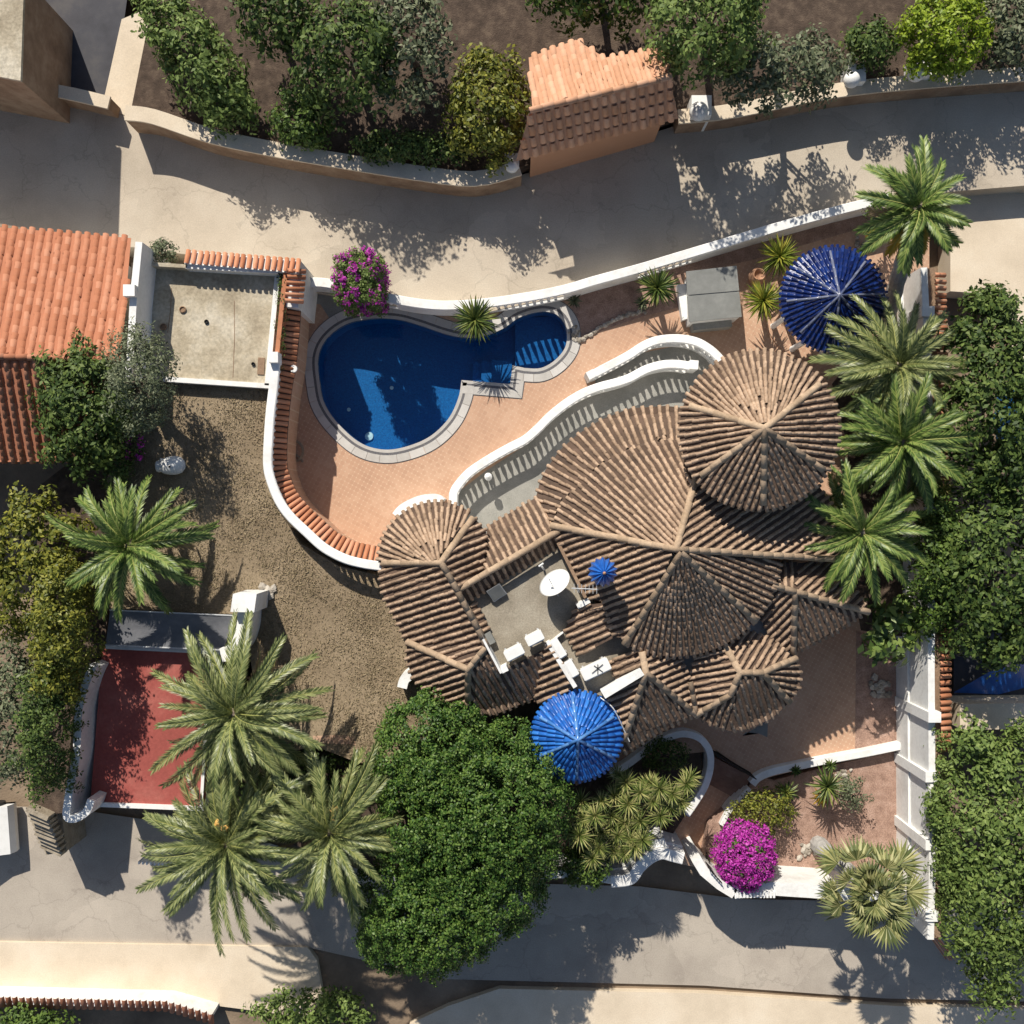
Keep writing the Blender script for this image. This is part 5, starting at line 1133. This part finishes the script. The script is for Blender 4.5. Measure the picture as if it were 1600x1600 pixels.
nhouse('salmon-roofed house across the upper road', [([(832, 172, 4.2), (826, 90, 3.6), (900, 62, 3.5), (945, 90, 3.6), (1035, 76, 3.6), (1045, 120, 4.2)], (-.2, -.98)), ([(828, 174, 4.2), (1047, 122, 4.2), (1060, 185, 3.0), (806, 252, 3.0)], (.25, .97))],
       [(835, 110), (1030, 90), (1040, 175), (830, 235)], 2.9, M_salmon, [((828, 173, 4.22), (1048, 121, 4.22))])
nhouse('neighbour house with large orange tiled roof at the left edge', [([(-300, 345, 2.6), (0, 355, 2.6), (205, 372, 2.6), (188, 562, 3.8), (0, 556, 3.8), (-300, 548, 3.8)], (0.03, -1)), ([(-300, 550, 3.8), (0, 558, 3.8), (186, 564, 3.8), (120, 720, 2.7), (0, 722, 2.7), (-300, 715, 2.7)], (0, 1))],
       [(-280, 380), (170, 395), (160, 560), (110, 690), (-280, 690)], 2.4, M_orange, [((-300, 549, 3.82), (188, 563, 3.82))])
# trees and shrubs across the road, left and right
EXT = [('street_hedge', 'long olive hedge running up beside the sandy path at top left', 'hedge', (310, 95, 2.2), (1.0, 2.5, 1.1), (318, 110, .85), M_mgreen, 300, 20, .34, .18, 1, R(38)),
 ('street_shrub', 'bright green bush below the hedge at top left, near the road wall', 'shrub', (470, 186, 1.9), (.95, .85, .8), (472, 196, .85), M_green, 120, 20, .28, .16, 2, 0),
 ('street_tree', 'dark tree at the top edge left of centre', 'tree', (545, 90, 3.4), (1.6, 1.7, 1.5), (560, 120, .85), M_dgreen, 170, 22, .40, .2, 3, 0),
 ('street_tree', 'dim olive tree at the top edge, second from the hedge', 'tree', (640, 75, 3.0), (1.3, 1.8, 1.2), (650, 100, .85), M_olive, 130, 20, .40, .2, 4, 0),
 ('street_tree', 'yellow-green tree left of the salmon-roofed house', 'tree', (760, 168, 2.4), (1.25, 1.7, 1.1), (770, 185, .85), M_ygreen, 240, 22, .34, .17, 5, 0),
 ('street_shrub', 'low dark green shrubs behind the far road wall', 'shrub', (640, 235, 1.7), (1.8, .5, .6), (645, 240, .85), M_dgreen, 130, 20, .28, .16, 6, 0),
 ('street_tree', 'large green tree behind the salmon-roofed house', 'tree', (930, -25, 3.2), (2.1, 1.1, 1.4), (940, 0, .85), M_green, 230, 22, .40, .2, 7, 0),
 ('street_tree', 'green tree at the top edge right of the salmon-roofed house', 'tree', (1100, 40, 4.6), (1.7, 1.4, 1.5), (1100, 70, .85), M_mgreen, 210, 22, .38, .19, 8, 0),
 ('street_shrub', 'grey-green bushes above the far right road wall', 'shrub', (1215, 115, 3.2), (2.0, 1.0, 1.3), (1215, 130, .85), M_olive, 200, 20, .34, .17, 9, 0),
 ('street_shrub', 'dull green shrub between grey-green bushes and lime bush', 'shrub', (1360, 72, 1.9), (.8, .8, .8), (1362, 85, .85), M_dgreen, 90, 20, .3, .16, 10, 0),
 ('street_shrub', 'round lime-green bush at the top right', 'shrub', (1475, 58, 2.4), (1.35, 1.2, 1.1), (1470, 75, .85), M_lime, 260, 24, .28, .15, 11, 0),
 ('street_shrub', 'grey-green shrub in the top right corner', 'shrub', (1575, 45, 2.2), (1.0, 1.3, .9), (1565, 60, .85), M_olive, 120, 20, .32, .17, 12, 0),
 ('street_tree', 'dark tree at the left end of the top edge', 'tree', (430, 20, 3.3), (1.2, 1.2, 1.3), (440, 50, .85), M_dgreen, 110, 20, .4, .2, 13, 0),
 ('neighbour_tree', 'dark green tree in front of the orange roof at left', 'tree', (138, 640, 3.6), (1.35, 1.9, 1.3), (160, 650, .0), M_dgreen, 300, 22, .36, .18, 14, 0),
 ('neighbour_tree', 'mustard yellow-green tree at the left edge', 'tree', (55, 890, 2.8), (1.7, 2.2, 1.4), (80, 890, .0), M_ygreen, 300, 22, .36, .18, 15, 0),
 ('neighbour_shrub', 'pale olive shrub at the left edge below the yellow tree', 'shrub', (30, 1120, 1.2), (1.1, 2.2, .9), (40, 1120, -1.6), M_olive, 200, 20, .32, .16, 16, 0),
 ('neighbour_tree', 'tall dark hedge block at the right edge, upper part', 'hedge', (1548, 620, 3.0), (1.4, 3.3, 1.6), (1530, 620, -1.6), M_dgreen, 440, 24, .40, .2, 17, 0),
 ('neighbour_tree', 'dark green tree at the right edge beside the creeper hedge', 'tree', (1560, 905, 3.0), (1.9, 2.6, 1.6), (1535, 905, -1.6), M_dgreen, 400, 24, .40, .2, 18, 0),
 ('neighbour_hedge', 'flat-topped green hedge block at the lower right edge', 'hedge', (1556, 1345, 2.6), (1.75, 4.3, 1.3), (1530, 1340, -1.6), M_mgreen, 760, 24, .36, .18, 19, 0),
 ('street_shrub', 'light green shrub at the bottom edge, left of centre', 'shrub', (490, 1590, -.3), (1.9, .9, .8), (490, 1585, -1.5), M_mgreen, 180, 20, .32, .16, 20, 0),
 ('street_shrub', 'green shrub in the bottom left corner', 'shrub', (40, 1605, -.4), (1.6, .6, .6), (40, 1600, -1.5), M_green, 110, 20, .3, .16, 21, 0)]
for nm, lb, ct_, c, rad, b, m, ncl, per, cr, sz, sd_, rz in EXT:
    t = tree(nm, lb, ct_, c, rad, b, m, ncl, per, cr, sz, 200+sd_, lump=.18, tr=.12, group='trees and shrubs around the plot', low=-.4)
    if rz:
        cc = P(*c)
        for ch_ in t.children:
            if ch_.name.startswith('crown'): ch_.matrix_basis = Matrix.Translation(cc) @ Matrix.Rotation(rz, 4, 'Z') @ Matrix.Translation(-cc)
t = thing('neighbour_house', 'plain pinkish house corner in the top left corner', 'house', P(0, 60, -.5))
g = MB(); g.prism(PP([(-300, 60), (28, 122), (34, -40), (-300, -60)], 4.0), -1.9); g.build('wall', M_brown, t)
g = MB(); g.prism(PP([(-300, 62), (32, 126), (38, -42), (-300, -60)], 4.12), 4.0); g.build('flat_roof', M_conc, t)
# neighbour pool and pale walls at the right edge
g = MB(); g.prism(PP([(1588, 600), (1700, 590), (1700, 700), (1586, 690), (1580, 650)], -.3), -1.9); t = tag(g.build('pool', M_basin), 'sliver of turquoise neighbour pool at the right edge', 'pool')
g = MB(); g.prism(PP([(1485, 300), (1700, 285), (1700, 590), (1585, 560), (1560, 460), (1485, 455)], -.58), -1.9); struct('courtyard', g, M_walk)
g = MB(); g.prism(PP([(1490, 985), (1700, 985), (1700, 1100), (1490, 1105)], -.57), -1.9); struct('courtyard', g, M_dark)
retaining([(1500, 1120), (1700, 1118)], 1.2, -1.8, .8, 'pale broad wall between the tree and hedge at the right edge', M_walk, 'neighbour_wall')
t = thing('pool_cover', 'blue tarpaulin patch in the shade at the right edge', 'tarpaulin', P(1545, 1060, -.5))
g = MB(); g.add([P(1490, 1082, -.2), P(1545, 1050, .3), P(1620, 1030, .2), P(1640, 1065, -.3), P(1560, 1085, -.2)], [(0, 1, 4), (1, 2, 3, 4)]); g.build('sheet', M_blue2, t)
# bottom left: orange tiled street wall, car, stone pier
t = thing('tiled_street_wall', 'low orange tiled wall along the bottom left pavement', 'wall', P(100, 1568, -.3)); tl = []
for q in resample(PP([(-60, 1562), (260, 1570), (330, 1590)], -.5), .24): tl.append(jit(frame(q, Vector((0, -1, -.35)), Vector((0, -.33, .94))), .01, .04))
emit(tl, barrel(.19, .21, .08, .45), 'coping_tile', M_orange, t); g = MB(); g.sweep(PP([(-60, 1562), (260, 1570), (330, 1590)], -.53), [(-.12, 0), (.12, 0), (.12, -1.2), (-.12, -1.2)]); g.build('wall_panel', M_white, t)
t = thing('stone_pier', 'grey weathered stone pier at the lower end of the left hedge', 'pier', P(75, 1300, -1.5))
for k in range(9):
    a = P(52+k*1.5, 1262+k*3.2, 1.8-.22*k); 
    g = MB(); g.box(P(64+k*2.6, 1268+k*7, 1.5-.16*k), (.75+rng.uniform(-.05, .05), .17, .5+rng.uniform(-.04, .1)), R(-22)+rng.uniform(-.05, .05)); g.build('stone', M_wood, t)
g = MB(); g.prism(PP([(40, 1262), (95, 1262), (104, 1330), (72, 1336)], .2), -1.6); g.build('pier_core', M_wood, t)
def car(label, cx, cy, rz, m):
    c = P(cx, cy, -1.5); t = thing('parked_car', label, 'car', c); Mx = Matrix.Translation(c) @ Matrix.Rotation(rz, 4, 'Z')
    prof = [(-2.0, .25), (-2.05, .6), (-1.95, .85), (-1.3, .95), (-.75, 1.38), (.55, 1.42), (1.25, .98), (1.95, .82), (2.05, .55), (2.0, .25)]
    vs = []; m_ = len(prof)
    for yy, k in ((-.80, .0), (-.86, 0), (.86, 0), (.80, 0)):
        for x, z in prof: vs.append(Mx @ Vector((x*(.985 if abs(yy) < .82 else 1), yy*(.84 if z > 1.2 else 1), z)))
    fs = [(j*m_+i, j*m_+(i+1) % m_, (j+1)*m_+(i+1) % m_, (j+1)*m_+i) for j in range(3) for i in range(m_)]+[tuple(range(m_)), tuple(reversed(range(3*m_, 4*m_)))]
    g = MB(); g.add(vs, fs); body = g.build('body', m, t)
    for a, b, nm in (((.62, 1.41), (1.2, 1.02), 'windscreen'), ((-.8, 1.37), (-1.25, 1.0), 'rear_window')):
        g = MB(); g.add([Mx @ Vector((a[0], -.62, a[1]+.02)), Mx @ Vector((a[0], .62, a[1]+.02)), Mx @ Vector((b[0], .72, b[1]+.02)), Mx @ Vector((b[0], -.72, b[1]+.02))], [(0, 1, 2, 3)]); g.build(nm, M_glass, body)
    for x in (-1.25, 1.3):
        for y in (-.8, .8):
            g = MB(); g.lathe(Mx @ Vector((x, y-.1, .32)), [(.12, 0), (.32, .02), (.32, .2), (.12, .22)], 16, Matrix.Rotation(rz, 4, 'Z') @ Matrix.Rotation(-math.pi/2, 4, 'X')); wh = g.build('wheel', M_black, t)
    return t
car('white car partly out of frame at the left edge of the lower road', -52, 1292, R(4), M_plastic)
t = thing('white_gate', 'white slatted gate behind the fronds of the lowest left palm', 'gate', P(250, 1335, -1.5))
for k in range(9):
    g = MB(); g.box(P(228+k*6, 1338+k*.4, -.8), (.05, .10, 1.4)); g.build('slat', M_rail, t)
for z in (-1.3, -.3): g = MB(); g.box(P(252, 1338, z), (1.3, .05, .08)); g.build('gate_rail', M_rail, t)
# pole of canes at bottom right
t = thing('cane_bundle', 'bundle of red-brown canes leaning out at the bottom right corner', 'canes', P(1440, 1450, -1.5))
for k in range(6):
    g = MB(); g.tube([P(1430+k*2, 1430+rng.uniform(-3, 3), 1.2), P(1478+k*3, 1500+rng.uniform(-4, 4), -1.45)], .02, 5); g.build('cane', M_cop, t)
